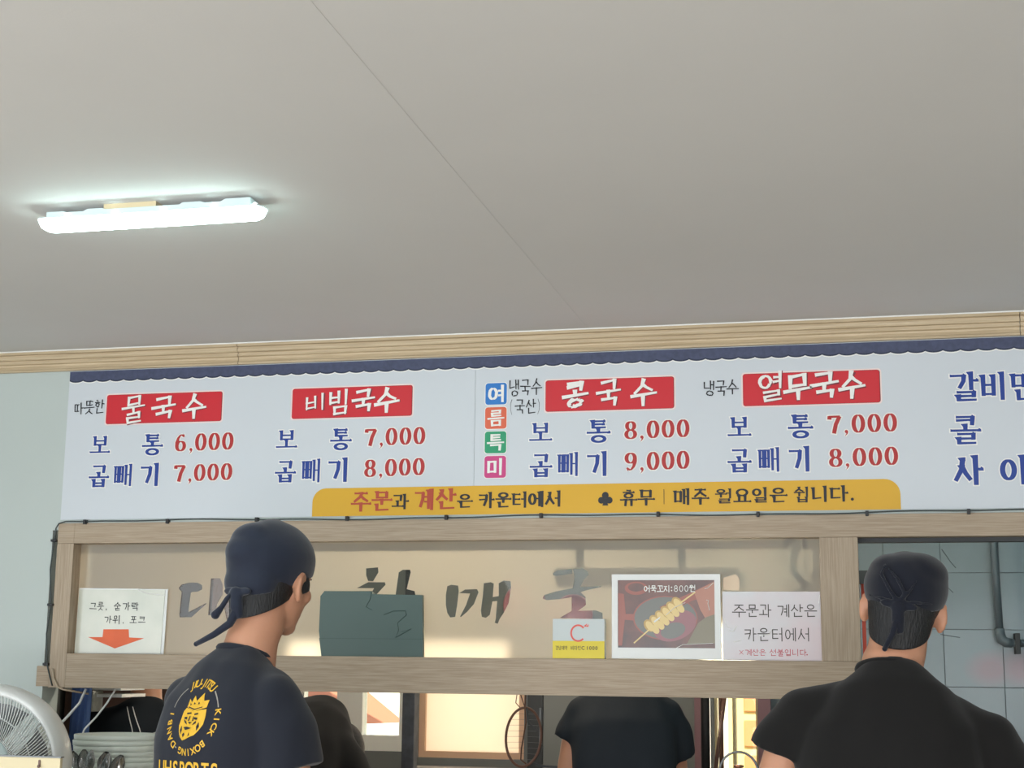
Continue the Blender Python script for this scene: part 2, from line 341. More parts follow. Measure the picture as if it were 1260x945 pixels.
def syllable(ch):
    i = ord(ch) - 0xAC00; l = LL[i // 588]; v = VV[(i % 588) // 28]; t = TT[i % 28]
    if v in 'ㅏㅐㅑㅓㅔㅕㅖㅣ':
        w = 0.5 if v in 'ㅐㅔㅖ' or l in 'ㄸㅃ' else 0.56
        vb = 0.58 if t else 1.0
        S = sub(jamo(l, True), 0.02, 0.08 if not t else 0.04, w, 0.86 if not t else 0.52)
        S += sub(vowel_v(v, 1), w + 0.1, 0, 1.0, vb)
        if t: S += sub(jamo(t), 0.2, 0.66, 0.92, 1.0)
    elif v in 'ㅗㅛㅜㅠㅡ':
        if t:
            S = sub(jamo(l), 0.18, 0.0, 0.82, 0.34) + sub(vowel_h(v), 0.0, 0.36 if v in 'ㅗㅛ' else 0.38, 1, 0.6 if v in 'ㅗㅛ' else 0.66) + sub(jamo(t), 0.18, 0.69 if t != 'ㄹ' else 0.655, 0.84, 1.0 if t != 'ㄹ' else 1.07)
            if v == 'ㅡ': S = sub(jamo(l), 0.18, 0.0, 0.82, 0.38) + [[(0, 0.52), (1, 0.52)]] + sub(jamo(t), 0.18, 0.64, 0.84, 1.0)
        else:
            S = sub(jamo(l), 0.14, 0.0, 0.86, 0.5) + sub(vowel_h(v), 0, 0.52, 1, 1.0)
            if v == 'ㅡ': S = sub(jamo(l), 0.14, 0.05, 0.86, 0.62) + [[(0, 0.88), (1, 0.88)]]
    else:
        h, q = {'ㅘ': ('ㅗ', 'ㅏ'), 'ㅝ': ('ㅜ', 'ㅓ'), 'ㅟ': ('ㅜ', 'ㅣ'), 'ㅢ': ('ㅡ', 'ㅣ'), 'ㅞ': ('ㅜ', 'ㅔ')}[v]
        b = 0.62 if t else 1.0
        S = sub(jamo(l), 0.08, 0.0, 0.58, 0.42 * b) + sub(vowel_h(h), 0.0, 0.46 * b, 0.66, 0.9 * b) + sub(vowel_v(q, 1), 0.66, 0, 1.0, b)
        if t: S += sub(jamo(t), 0.2, 0.68, 0.9, 1.0)
    return S
MARK = {
 '0': [circ(0.5, 0.5, 0.36, 0.47)], '8': [circ(0.5, 0.26, 0.3, 0.23), circ(0.5, 0.74, 0.36, 0.24)],
 '7': [[(0.12, 0.2), (0.14, 0.06)], [(0.12, 0.07), (0.9, 0.07)], [(0.88, 0.08), (0.6, 0.5), (0.45, 0.98)]],
 '6': [[(0.8, 0.16), (0.66, 0.04), (0.45, 0.06), (0.26, 0.24), (0.16, 0.5), (0.16, 0.7)], circ(0.5, 0.7, 0.34, 0.27)],
 '9': [[(0.2, 0.84), (0.34, 0.96), (0.55, 0.94), (0.74, 0.76), (0.84, 0.5), (0.84, 0.3)], circ(0.5, 0.3, 0.34, 0.27)],
 '1': [[(0.3, 0.2), (0.55, 0.04), (0.55, 0.98)]],
 '(': [[(0.8, 0), (0.35, 0.3), (0.35, 0.7), (0.8, 1)]], ')': [[(0.2, 0), (0.65, 0.3), (0.65, 0.7), (0.2, 1)]],
 '|': [[(0.5, 0), (0.5, 1)]], '※': [[(0.1, 0.1), (0.9, 0.9)], [(0.9, 0.1), (0.1, 0.9)]],
}
STY = {  # thin, thick, end taper, shear, jitter
 'serif': (0.105, 0.205, 0.85, 0.0, 0.0), 'brush': (0.14, 0.19, 0.55, 0.14, 0.02), 'pen': (0.125, 0.14, 0.75, 0.0, 0.03),
 'sans': (0.07, 0.07, 1.0, 0.0, 0.0), 'sansb': (0.13, 0.13, 1.0, 0.0, 0.0), 'block': (0.13, 0.20, 0.8, 0.04, 0.01), 'num': (0.09, 0.32, 1.0, 0.0, 0.0)}
def ribbon(P, wf, ext):
    """list of quads for one polyline; sharp corners are split"""
    out = []; runs = [[P[0]]]
    for i in range(1, len(P)):
        runs[-1].append(P[i])
        if i < len(P) - 1:
            a = Vector(P[i]) - Vector(P[i - 1]); b = Vector(P[i + 1]) - Vector(P[i])
            if a.length > 1e-9 and b.length > 1e-9 and a.angle(b) > 0.8: runs.append([P[i]])
    closed = (Vector(P[0]) - Vector(P[-1])).length < 1e-6 and len(P) > 6
    for R in runs:
        V = [Vector(p) for p in R]; n = len(V)
        tot = sum((V[i + 1] - V[i]).length for i in range(n - 1)) or 1e-6
        if not closed:
            V[0] = V[0] - (V[1] - V[0]).normalized() * ext; V[-1] = V[-1] + (V[-1] - V[-2]).normalized() * ext
        Lf = []; Rt = []; s = 0
        for i in range(n):
            if closed and i in (0, n - 1): d = (V[1] - V[n - 2])
            else: d = V[min(i + 1, n - 1)] - V[max(i - 1, 0)]
            d.normalize(); nn = Vector((-d.y, d.x))
            if i: s += (V[i] - V[i - 1]).length
            w_ = wf(d, min(1, s / tot), closed) / 2
            Lf.append(V[i] + nn * w_); Rt.append(V[i] - nn * w_)
        for i in range(n - 1): out.append([Lf[i], Lf[i + 1], Rt[i + 1], Rt[i]])
    return out
def glyph(ch, style, x0, z0, x1, z1, extra=0.0):
    """polygons in metres on the x-z plane"""
    thin, thick, tap, shear, jit = STY[style]
    W_, H_ = x1 - x0, z1 - z0; size = min(W_, H_) if style != 'num' else W_
    rnd = random.Random(hash((round(x0, 3), round(z0, 3))) & 0xffff)
    def mp(p):
        jx, jy = (rnd.uniform(-jit, jit), rnd.uniform(-jit, jit)) if jit else (0, 0)
        return Vector((x0 + (p[0] + jx) * W_, z1 - (p[1] + jy) * H_ + shear * (p[0] - 0.5) * W_))
    if ch in '.,:♣':
        out = []
        def disc(cx, cy, r): out.append([Vector((x0 + W_ * cx + (r * size + extra / 2) * math.cos(a), z1 - H_ * cy + (r * size + extra / 2) * math.sin(a))) for a in [2 * math.pi * k / 12 for k in range(12)]])
        if ch == '.': disc(0.5, 0.5, 0.5)
        elif ch == ':': disc(0.5, 0.2, 0.42); disc(0.5, 0.8, 0.42)
        elif ch == ',':
            disc(0.5, 0.3, 0.34)
            out += ribbon([mp((0.7, 0.3)), mp((0.62, 0.6)), mp((0.25, 1.0))], lambda d, t, c: (0.34 * (1 - t) + 0.06) * size + extra, 0)
        else:
            disc(0.5, 0.26, 0.25); disc(0.24, 0.62, 0.25); disc(0.76, 0.62, 0.25)
            out.append([mp((0.45, 0.5)), mp((0.55, 0.5)), mp((0.7, 1.0)), mp((0.3, 1.0))])
        return out
    S = MARK[ch] if ch in MARK else syllable(ch)
    if ch not in MARK and style not in ('sans',): size *= max(0.66, min(1.0, 1.0 - (0.06 if style == 'brush' else 0.045) * (len(S) - 4)))
    if style == 'num' and ch == '7': thinw = 0.17
    else: thinw = thin
    k_ = rnd.uniform(0.9, 1.12) if style == 'brush' else 1.0
    def wf(d, t, closed):
        v = abs(d.y) ** 1.3; w_ = thinw + (thick - thinw) * v
        if style == 'num' and not closed and ch in '69' : w_ = thin + (thick - thin) * v * min(1, 0.3 + 1.0 * t)
        if not closed: w_ *= (1 - (1 - tap) * t)
        if style == 'brush': w_ *= 1.0 + 0.16 * math.sin(3 + 5 * t)
        return w_ * size * k_ + extra
    out = []
    for s in S:
        P = [mp(p) for p in s]
        if len(s) > 8: P[-1] = P[0].copy()
        out += ribbon(P, wf, thin * size * 0.42 + extra * 0.5 if not (style == 'num' and ch in '69') else 0)
        if style == 'serif' and len(s) <= 4:
            a = P[0]; d = (P[1] - P[0])
            if abs(d.y) > abs(d.x):      # wedge at the head of upright strokes
                e = thick * size; ex_ = extra / 2
                out.append([a + Vector((-e * 0.95 - ex_, e * 0.32 + ex_)), a + Vector((e * 0.5 + ex_, e * 0.42 + ex_)), a + Vector((e * 0.5 + ex_, -e * 0.3)), a + Vector((-e * 0.45 - ex_, -e * 0.35 - ex_))])
            else:                         # swelling at the end of level strokes
                b = P[1] if len(P) == 2 else P[1]; e = thick * size; ex_ = extra / 2
                out.append([b + Vector((-e * 0.5, -e * 0.3 - ex_)), b + Vector((e * 0.35 + ex_, -e * 0.3 - ex_)), b + Vector((e * 0.3 + ex_, e * 0.2 + ex_)), b + Vector((-e * 0.1, e * 0.5 + ex_))])
                out.append([a + Vector((-e * 0.25 - ex_, e * 0.35 + ex_)), a + Vector((e * 0.35, e * 0.2)), a + Vector((e * 0.3, -e * 0.25 - ex_)), a + Vector((-e * 0.05 - ex_, -e * 0.15))])
    return out
def union(polys):
    """merge overlapping strokes of one character into one flat sheet"""
    vv, ff = [], []
    for P in polys:
        a = sum(P[i].x * P[(i + 1) % len(P)].y - P[(i + 1) % len(P)].x * P[i].y for i in range(len(P)))
        if abs(a) < 1e-10: continue
        if a < 0: P = P[::-1]
        for k in range(1, len(P) - 1):      # fans of triangles never cross themselves
            t = [P[0], P[k], P[k + 1]]; a = (t[1] - t[0]).cross(t[2] - t[0])
            if abs(a) < 1e-10: continue
            if a < 0: t.reverse()
            ff.append([len(vv), len(vv) + 1, len(vv) + 2]); vv += [Vector((p.x * 100, p.y * 100)) for p in t]
    ov, oe, of_, iv, ie, if_ = mgeo.delaunay_2d_cdt(vv, [], ff, 0, 1e-5)
    return [v / 100 for v in ov], [list(f) for f, src in zip(of_, if_) if len(src)]
def words(items):
    """characters that stand next to one another form one word"""
    out = []
    for it in items:
        if out:
            p = out[-1][-1]; h = max(it[4] - it[2], 0.02)
            if abs((p[2] + p[4]) / 2 - (it[2] + it[4]) / 2) < h * 0.7 and it[1] - p[3] < h * 0.75 and it[1] > p[1]: out[-1].append(it); continue
        out.append([it])
    return out
def lettering(items, style, m, y, parent, extra=0.0, name='lettering'):
    w_ = words(items)
    if len(w_) > 1:
        return [lettering(k, style, m, y, parent, extra, name) for k in w_]
    vs_, fs = [], []
    for ch, x0, z0, x1, z1 in items:
        V, Fc = union(glyph(ch, style, x0, z0, x1, z1, extra)); b = len(vs_)
        vs_ += [(p.x, y, p.y) for p in V]; fs += [[b + i for i in f] for f in Fc]
    me = bpy.data.meshes.new(name); me.from_pydata(vs_, [], fs); me.validate()
    return obj(name, me, m, parent)
_lat = {}
def latin(ch):
    if ch not in _lat:
        c = bpy.data.curves.new('tmp', 'FONT'); c.body = ch; c.size = 1.0; c.offset = 0.02
        o = bpy.data.objects.new('tmp', c); C.objects.link(o)
        dg = bpy.context.evaluated_depsgraph_get(); me = bpy.data.meshes.new_from_object(o.evaluated_get(dg))
        V = [(v.co.x, v.co.y) for v in me.vertices]; Fc = [list(p.vertices) for p in me.polygons]
        bpy.data.objects.remove(o); bpy.data.curves.remove(c); bpy.data.meshes.remove(me)
        x0 = min(v[0] for v in V); x1 = max(v[0] for v in V)
        _lat[ch] = ([(a - (x0 + x1) / 2, b - 0.34) for a, b in V], Fc, x1 - x0)
    return _lat[ch]
T = {}

# ================================================================== THE SETTING
struct('floor', box(-4.4, 3.2, -8.6, 2.3, -0.1, 0.0), M_FLOOR)
struct('ceiling', box(-4.4, 3.2, -8.6, 0.05, 2.505, 2.6), M_CEIL)
# one faint board joint that crosses the ceiling
j = box(-0.8345, -0.8330, -4.0, -0.05, 2.5044, 2.5055); struct('trim_2', j, mat('ceiling_joint', rgb(212, 210, 208), 0.9))
bm = bmesh.new()
bx(bm, -4.4, -2.64, 0.0015, 0.1, 0, 2.505); bx(bm, -2.64, 1.9, 0.0015, 0.1, 1.90, 2.505)
bx(bm, -2.64, 1.9, 0.0015, 0.1, 0, 0.97); bx(bm, 1.9, 3.2, 0.0015, 0.1, 0, 2.505)
struct('wall_front', bm, M_WALL)
bm = bmesh.new()
bx(bm, -4.5, -4.4, -8.6, -5.6, 0, 2.505); bx(bm, -4.5, -4.4, -2.8, 0.1, 0, 2.505); bx(bm, -4.5, -4.4, -5.6, -2.8, 0, 0.75); bx(bm, -4.5, -4.4, -5.6, -2.8, 2.25, 2.505)
struct('wall_left', bm, M_WALL)
struct('wall_right', box(3.2, 3.3, -8.6, 2.3, 0, 2.505), M_WALL)
bm = bmesh.new()
bx(bm, -4.4, -3.4, -8.7, -8.6, 0, 2.505); bx(bm, 2.2, 3.2, -8.7, -8.6, 0, 2.505); bx(bm, -3.4, 2.2, -8.7, -8.6, 0, 0.15); bx(bm, -3.4, 2.2, -8.7, -8.6, 2.35, 2.505)
struct('wall_back', bm, M_WALL)
# cornice: ridged wooden moulding along the ceiling, real profile
prof = [(0.0, 2.436), (-0.012, 2.436), (-0.015, 2.441), (-0.010, 2.447), (-0.007, 2.455), (-0.008, 2.460), (-0.017, 2.463), (-0.017, 2.468), (-0.011, 2.4695), (-0.011, 2.4745), (-0.019, 2.4765), (-0.022, 2.482), (-0.0225, 2.486), (-0.015, 2.4875), (-0.015, 2.4925), (-0.024, 2.4945), (-0.028, 2.501), (-0.028, 2.505), (0.0, 2.505)]
def cornice(x0, x1):
    bm = bmesh.new(); A = [bm.verts.new((x0, y, z)) for y, z in prof]; B = [bm.verts.new((x1, y, z)) for y, z in prof]
    for k in range(len(prof)): bm.faces.new((A[k], A[(k + 1) % len(prof)], B[(k + 1) % len(prof)], B[k]))
    bm.faces.new(A[::-1]); bm.faces.new(B); bmesh.ops.recalc_face_normals(bm, faces=bm.faces); return bm
tr = thing('trim_1', None, None); tr['kind'] = 'structure'
for a, b in ((-4.4, -2.003), (-2.001, 0.438), (0.440, 3.2)): obj('moulding', cornice(a, b), M_TRIM, tr)
obj('caulk_line', box(-4.4, 3.2, -0.031, -0.026, 2.5015, 2.505), M_WHITE, tr)

# ================================================================== MENU BANNER
T = {}
T['hot_note']=('pen','black',[('따', -2.5865, 2.2887, -2.5536, 2.3253), ('뜻', -2.5508, 2.2877, -2.5142, 2.3313), ('한', -2.5128, 2.2881, -2.4786, 2.3323)])
T['t1']=('brush','white',[('물', -2.4094, 2.2582, -2.3313, 2.3418), ('국', -2.3016, 2.2643, -2.2214, 2.3357), ('수', -2.1898, 2.2635, -2.1148, 2.3393)])
T['t2']=('brush','white',[('비', -1.7662, 2.277, -1.6941, 2.3264), ('빔', -1.6836, 2.2613, -1.6155, 2.3388), ('국', -1.6031, 2.2691, -1.5322, 2.3376), ('수', -1.5267, 2.2669, -1.4507, 2.3391)])
T['t3']=('brush','white',[('콩', -0.9157, 2.2652, -0.8409, 2.3398), ('국', -0.8085, 2.2654, -0.7377, 2.3429), ('수', -0.7025, 2.2655, -0.6293, 2.3426)])
T['t4']=('brush','white',[('열', -0.3177, 2.2652, -0.2454, 2.3499), ('무', -0.2388, 2.2676, -0.1631, 2.3424), ('국', -0.1598, 2.2686, -0.086, 2.3445), ('수', -0.0795, 2.2676, -0.007, 2.3438)])
T['cold_note']=('pen','black',[('냉', -1.0871, 2.3035, -1.0559, 2.354), ('국', -1.052, 2.3057, -1.0209, 2.3548), ('수', -1.0163, 2.3078, -0.9846, 2.3556), ('(', -1.0864, 2.2449, -1.0765, 2.2926), ('국', -1.0685, 2.2474, -1.0381, 2.2918), ('산', -1.0335, 2.2477, -1.0026, 2.2907), (')', -0.9973, 2.2444, -0.9881, 2.2926)])
T['cold_note2']=('pen','black',[('냉', -0.481, 2.2858, -0.4485, 2.3306), ('국', -0.4451, 2.2861, -0.4135, 2.3315), ('수', -0.4101, 2.2884, -0.3779, 2.3317)])
T['b1']=('serif','blue',[('보', -2.5184, 2.1522, -2.4504, 2.2078), ('통', -2.3292, 2.1448, -2.2602, 2.2101), ('곱', -2.5158, 2.042, -2.4481, 2.1122), ('빼', -2.425, 2.044, -2.3624, 2.1126), ('기', -2.3305, 2.0438, -2.2639, 2.1121)])
T['b2']=('serif','blue',[('보', -1.8572, 2.1549, -1.7905, 2.2108), ('통', -1.6723, 2.1475, -1.6061, 2.2122), ('곱', -1.8571, 2.0467, -1.7913, 2.1135), ('빼', -1.7654, 2.0452, -1.7058, 2.1163), ('기', -1.6772, 2.0463, -1.6112, 2.1165)])
T['b3']=('serif','blue',[('보', -1.0196, 2.1582, -0.9528, 2.2131), ('통', -0.8387, 2.152, -0.7712, 2.218), ('곱', -1.0173, 2.0489, -0.9522, 2.1176), ('빼', -0.9295, 2.0506, -0.8681, 2.1196), ('기', -0.8392, 2.0502, -0.7764, 2.1189)])
T['b4']=('serif','blue',[('보', -0.4086, 2.1583, -0.3439, 2.2147), ('통', -0.2296, 2.1513, -0.1622, 2.218), ('곱', -0.4101, 2.0523, -0.345, 2.1197), ('빼', -0.3192, 2.0527, -0.2593, 2.1211), ('기', -0.2305, 2.0524, -0.1685, 2.1212)])
T['b5']=('serif','blue',[('갈', 0.2379, 2.2486, 0.3139, 2.3291), ('비', 0.3237, 2.2509, 0.3925, 2.3263), ('만', 0.4073, 2.2464, 0.4755, 2.3255), ('콜', 0.2354, 2.127, 0.3136, 2.2033), ('사', 0.2402, 2.0052, 0.316, 2.0828), ('이', 0.3671, 2.0045, 0.4381, 2.0815)])
T['p1']=('num','red',[('6', -2.2133, 2.1542, -2.1741, 2.2104), (',', -2.164, 2.145, -2.1491, 2.1651), ('0', -2.1421, 2.155, -2.1031, 2.211), ('0', -2.0946, 2.1555, -2.0557, 2.2114), ('0', -2.0473, 2.156, -2.0086, 2.2118), ('7', -2.2113, 2.0542, -2.1723, 2.1086), (',', -2.1624, 2.0454, -2.1476, 2.0649), ('0', -2.1406, 2.0553, -2.1018, 2.1095), ('0', -2.0934, 2.0561, -2.0549, 2.1101), ('0', -2.0465, 2.0568, -2.0081, 2.1107)])
T['p2']=('num','red',[('7', -1.5577, 2.1572, -1.5196, 2.2117), (',', -1.5106, 2.1482, -1.4961, 2.1678), ('0', -1.4886, 2.158, -1.4508, 2.2123), ('0', -1.4425, 2.1585, -1.4048, 2.2127), ('0', -1.3966, 2.159, -1.3591, 2.2131), ('8', -1.5568, 2.0583, -1.5188, 2.1123), (',', -1.5098, 2.0495, -1.4954, 2.0689), ('0', -1.4879, 2.0593, -1.4502, 2.1132), ('0', -1.442, 2.0601, -1.4045, 2.1138), ('0', -1.3963, 2.0608, -1.3589, 2.1144)])
T['p3']=('num','red',[('8', -0.724, 2.1599, -0.6861, 2.2135), (',', -0.6779, 2.1511, -0.6636, 2.1703), ('0', -0.6552, 2.1607, -0.6176, 2.2141), ('0', -0.6093, 2.1612, -0.5719, 2.2145), ('0', -0.5636, 2.1617, -0.5264, 2.2149), ('9', -0.7242, 2.0623, -0.6865, 2.1167), (',', -0.6783, 2.0535, -0.6641, 2.073), ('0', -0.6557, 2.0634, -0.6182, 2.1176), ('0', -0.61, 2.0641, -0.5727, 2.1182), ('0', -0.5645, 2.0649, -0.5274, 2.1189)])
T['p4']=('num','red',[('7', -0.1152, 2.1616, -0.0774, 2.2152), (',', -0.0698, 2.1529, -0.0555, 2.1721), ('0', -0.0464, 2.1624, -0.0089, 2.2159), ('0', -0.0006, 2.163, 0.0367, 2.2163), ('0', 0.045, 2.1635, 0.0822, 2.2167), ('8', -0.1146, 2.0624, -0.077, 2.1155), (',', -0.0694, 2.0538, -0.0552, 2.0729), ('0', -0.0462, 2.0635, -0.0088, 2.1165), ('0', -0.0005, 2.0643, 0.0367, 2.1171), ('0', 0.0449, 2.065, 0.0819, 2.1178)])
T['y1']=('serif','darkred',[('주', -1.5962, 1.9506, -1.5343, 2.0088), ('문', -1.5275, 1.951, -1.4647, 2.0098), ('계', -1.3869, 1.9526, -1.329, 2.0128), ('산', -1.3176, 1.9536, -1.2554, 2.013)])
T['y2']=('serif','ink',[('과', -1.4613, 1.9555, -1.4084, 1.999), ('은', -1.2486, 1.9567, -1.2021, 1.9978), ('카', -1.1798, 1.9556, -1.1323, 2.0005), ('운', -1.1257, 1.9562, -1.0797, 2.001), ('터', -1.0732, 1.9555, -1.0294, 2.0008), ('에', -1.0223, 1.9568, -0.9774, 2.0013), ('서', -0.969, 1.9573, -0.9225, 2.0017), ('휴', -0.7365, 1.9561, -0.6879, 2.0013), ('무', -0.6829, 1.9573, -0.6345, 2.0023), ('|', -0.6089, 1.959, -0.6001, 2.0027), ('매', -0.5739, 1.9571, -0.5286, 2.0025), ('주', -0.5193, 1.9576, -0.4711, 2.0029), ('월', -0.4496, 1.9592, -0.4018, 2.0007), ('요', -0.3952, 1.9598, -0.3469, 2.0012), ('일', -0.341, 1.9604, -0.2963, 2.0024), ('은', -0.2884, 1.9603, -0.2407, 2.0022), ('쉽', -0.2179, 1.9593, -0.1751, 2.0024), ('니', -0.1659, 1.9606, -0.1221, 2.0035), ('다', -0.1143, 1.9612, -0.0642, 2.004), ('.', -0.0558, 1.9613, -0.0468, 1.9705), ('♣', -0.8064, 1.9571, -0.7606, 1.9992)])
T['s1']=('block','white',[('여', -1.1542, 2.2875, -1.1042, 2.3368)])
T['s2']=('block','white',[('름', -1.1544, 2.211, -1.1045, 2.26)])
T['s3']=('block','white',[('특', -1.1547, 2.1342, -1.1049, 2.183)])
T['s4']=('block','white',[('미', -1.1549, 2.0573, -1.1053, 2.1058)])
T['sign1']=('pen','ink',[('그', -2.5064, 1.6412, -2.4828, 1.6651), ('릇', -2.4789, 1.6391, -2.4562, 1.6656), (',', -2.4496, 1.6373, -2.4438, 1.6453), ('숟', -2.4195, 1.6382, -2.3946, 1.6647), ('가', -2.3873, 1.6394, -2.3625, 1.6639), ('락', -2.3575, 1.6384, -2.3319, 1.664), ('가', -2.4504, 1.5977, -2.4255, 1.6201), ('위', -2.4196, 1.596, -2.3939, 1.6216), (',', -2.3859, 1.5945, -2.381, 1.6019), ('포', -2.3583, 1.5973, -2.3351, 1.6199), ('크', -2.3293, 1.5983, -2.3047, 1.6201)])
T['nt']=('sans','ink',[('주', -0.407, 1.6251, -0.3687, 1.661), ('문', -0.3664, 1.6253, -0.3317, 1.661), ('과', -0.3283, 1.6254, -0.2943, 1.6611), ('계', -0.2754, 1.6256, -0.2411, 1.6612), ('산', -0.2365, 1.6258, -0.2023, 1.6613), ('은', -0.1972, 1.6259, -0.1631, 1.6614), ('카', -0.3728, 1.5552, -0.3388, 1.5925), ('운', -0.3342, 1.5554, -0.2997, 1.5927), ('터', -0.294, 1.5557, -0.2614, 1.5929), ('에', -0.2557, 1.556, -0.2238, 1.5931), ('서', -0.2181, 1.5563, -0.1847, 1.5933)])
T['nt2']=('sans','pinkred',[('※', -0.3898, 1.5149, -0.3765, 1.5292), ('계', -0.3719, 1.5128, -0.3524, 1.5311), ('산', -0.3512, 1.513, -0.3328, 1.5312), ('은', -0.3305, 1.5132, -0.3122, 1.5314), ('선', -0.3008, 1.5129, -0.2819, 1.5317), ('불', -0.2791, 1.5131, -0.2603, 1.5319), ('입', -0.2574, 1.5133, -0.2386, 1.532), ('니', -0.2358, 1.5135, -0.2171, 1.5322), ('다', -0.2142, 1.5137, -0.1956, 1.5324), ('.', -0.1952, 1.5149, -0.1918, 1.5189)])
T['ph']=('sansb','white',[('어', -0.6699, 1.6975, -0.6518, 1.717), ('묵', -0.6498, 1.6975, -0.632, 1.717), ('꼬', -0.6299, 1.6975, -0.6116, 1.717), ('지', -0.6099, 1.6975, -0.5921, 1.717), (':', -0.5892, 1.6989, -0.5843, 1.7147), ('8', -0.5805, 1.6989, -0.5669, 1.717), ('0', -0.5646, 1.6989, -0.5513, 1.7169), ('0', -0.549, 1.6989, -0.5357, 1.7169), ('원', -0.5334, 1.698, -0.5155, 1.718)])
T['vc']=('sansb','ink',[('경', -0.938, 1.5248, -0.9293, 1.5355), ('남', -0.9283, 1.5248, -0.9196, 1.5356), ('제', -0.9187, 1.5249, -0.91, 1.5356), ('약', -0.9091, 1.525, -0.9004, 1.5357), ('비', -0.8936, 1.5251, -0.8834, 1.5359), ('타', -0.8825, 1.5252, -0.8724, 1.5359), ('민', -0.8715, 1.5253, -0.8613, 1.536)])

BX0, BX1 = -2.613, 1.25
ban = thing('menu_banner', 'long white noodle menu banner with navy scalloped top stuck along wall', 'menu sign', (BX0, 0, 1.934))
def setinv(o, inv):
    for q in (o if isinstance(o, list) else [o]): q.matrix_parent_inverse = inv
    return o
def onban(o): return setinv(o, Matrix.Translation(-Vector((BX0, 0, 1.934))))
class BanProxy: pass
for a, b in ((BX0, -1.1985), (-1.1975, BX1)): onban(obj('banner_sheet', box(a, b, -0.003, 0.0, 1.934, 2.435), M_BANNER, ban))
# navy awning strip with scalloped lower edge
per = 0.0497; n = int((BX1 - BX0) / per)
def scallops(y, d, top, m, name):
    P = []
    for k in range(n):
        for q in range(8):
            u = q / 8; P.append((BX0 + 0.001 + (k + u) * per, 2.4005 - d - 0.0055 * math.sin(math.pi * u) ** 0.7))
    bm = bmesh.new(); up = [bm.verts.new((x, y, top)) for x, z in P]; dn = [bm.verts.new((x, y, z)) for x, z in P]
    for k in range(len(P) - 1): bm.faces.new((up[k], dn[k], dn[k + 1], up[k + 1]))
    return onban(obj(name, bm, m, ban))
scallops(-0.0034, 0.0035, 2.41, M_WHITE, 'awning_white_edge')
scallops(-0.0038, 0.0, 2.43, M_NAVYD, 'awning_dark_edge')
scallops(-0.0042, -0.0045, 2.433, M_NAVYP, 'awning_strip')
# yellow strip
YS = [(-1.7285, 1.9345), (0.0855, 1.9345)] + [(0.0855 - 0.045 + 0.045 * math.cos(a), 1.979 + 0.045 * math.sin(a)) for a in [math.pi / 2 * k / 8 for k in range(9)]] + [(-1.7285 + 0.045 + 0.045 * math.cos(a), 1.979 + 0.045 * math.sin(a)) for a in [math.pi / 2 + math.pi / 2 * k / 8 for k in range(9)]]
bm = bmesh.new(); flat(bm, YS, -0.0036); onban(obj('yellow_strip', bm, M_YEL, ban))
for x0, x1 in ((-2.4695, -2.054), (-1.810, -1.4035), (-0.972, -0.571), (-0.3635, 0.039)):
    bm = bmesh.new(); flat(bm, rrect(x0 - 0.004, 2.2465, x1 + 0.004, 2.3535, 0.010), -0.0034); w_ = onban(obj('red_label', bm, mat('label_halo', rgb(236, 214, 210), 0.4), ban))
    bm = bmesh.new(); flat(bm, rrect(x0, 2.2505, x1, 2.3495, 0.008), -0.0038); l = obj('label_edge', bm, M_LABELD, w_)
    bm = bmesh.new(); flat(bm, rrect(x0 + 0.0010, 2.2515, x1 - 0.002, 2.3485, 0.007), -0.0042); l = obj('label_face', bm, M_LABEL, w_)
SEAS = (('s1', 2.3125, rgb(40, 118, 196)), ('s2', 2.2358, rgb(216, 98, 66)), ('s3', 2.1590, rgb(30, 150, 104)), ('s4', 2.0819, rgb(198, 58, 126)))
for k, cz, col in SEAS:
    bm = bmesh.new(); flat(bm, rrect(-1.1665, cz - 0.0365, -1.0935, cz + 0.0365, 0.010), -0.0036); w_ = onban(obj('season_square', bm, M_WHITE, ban))
    bm = bmesh.new(); flat(bm, rrect(-1.1645, cz - 0.0343, -1.0955, cz + 0.0343, 0.009), -0.004); obj('square_face', bm, mat('season_' + k, col, 0.4), w_)
for k, (st, mn, items) in T.items():
    if k in ('sign1', 'nt', 'nt2', 'ph', 'vc'): continue
    m = {'black': M_BLACK, 'white': M_WHITE, 'blue': M_BLUE, 'red': M_RED, 'darkred': M_DRED, 'ink': M_BLACK}[mn]
    if k[0] in 'bp': onban(lettering(items, st, M_WHITE, -0.0036, ban, 0.007, 'lettering_halo'))
    if k[0] == 't': onban(lettering([(c, a + 0.002, b - 0.002, c_ + 0.002, d - 0.002) for c, a, b, c_, d in items], st, M_LABELD, -0.0046, ban, 0.001, 'lettering_shade'))
    onban(lettering(items, st, m, -0.0050, ban))

# ================================================================== HATCH FRAME with frosted pane
fr = thing('hatch_frame', 'taupe wood framed serving hatch below the menu with frosted pane', 'window frame', (-2.617, 0, 1.39))
def onf(o): o.matrix_parent_inverse = Matrix.Translation(-Vector((-2.617, 0, 1.39))); return o
onf(obj('top_rail', box(-2.557, 1.9, -0.006, 0.10, 1.8555, 1.922, 0.0015), M_WOODH, fr))
onf(obj('corner_block', box(-2.617, -2.557, -0.006, 0.10, 1.8555, 1.922, 0.0015), M_WOODH, fr))
onf(obj('left_stile', box(-2.617, -2.557, -0.006, 0.10, 1.39, 1.855, 0.0015), M_WOODV, fr))
onf(obj('bottom_rail', box(-2.5565, -0.04, -0.006, 0.10, 1.39, 1.4985, 0.0015), M_WOODH, fr))
onf(obj('mullion', box(-0.1495, -0.04, -0.007, 0.10, 1.4990, 1.855, 0.0015), M_WOODV, fr))
onf(obj('beam_end', box(-2.662, -2.6175, -0.004, 0.06, 1.393, 1.458, 0.001), M_WOODH, fr))
onf(obj('sliding_track', box(-0.04, 1.9, 0.035, 0.075, 1.843, 1.855), M_DARK, fr))
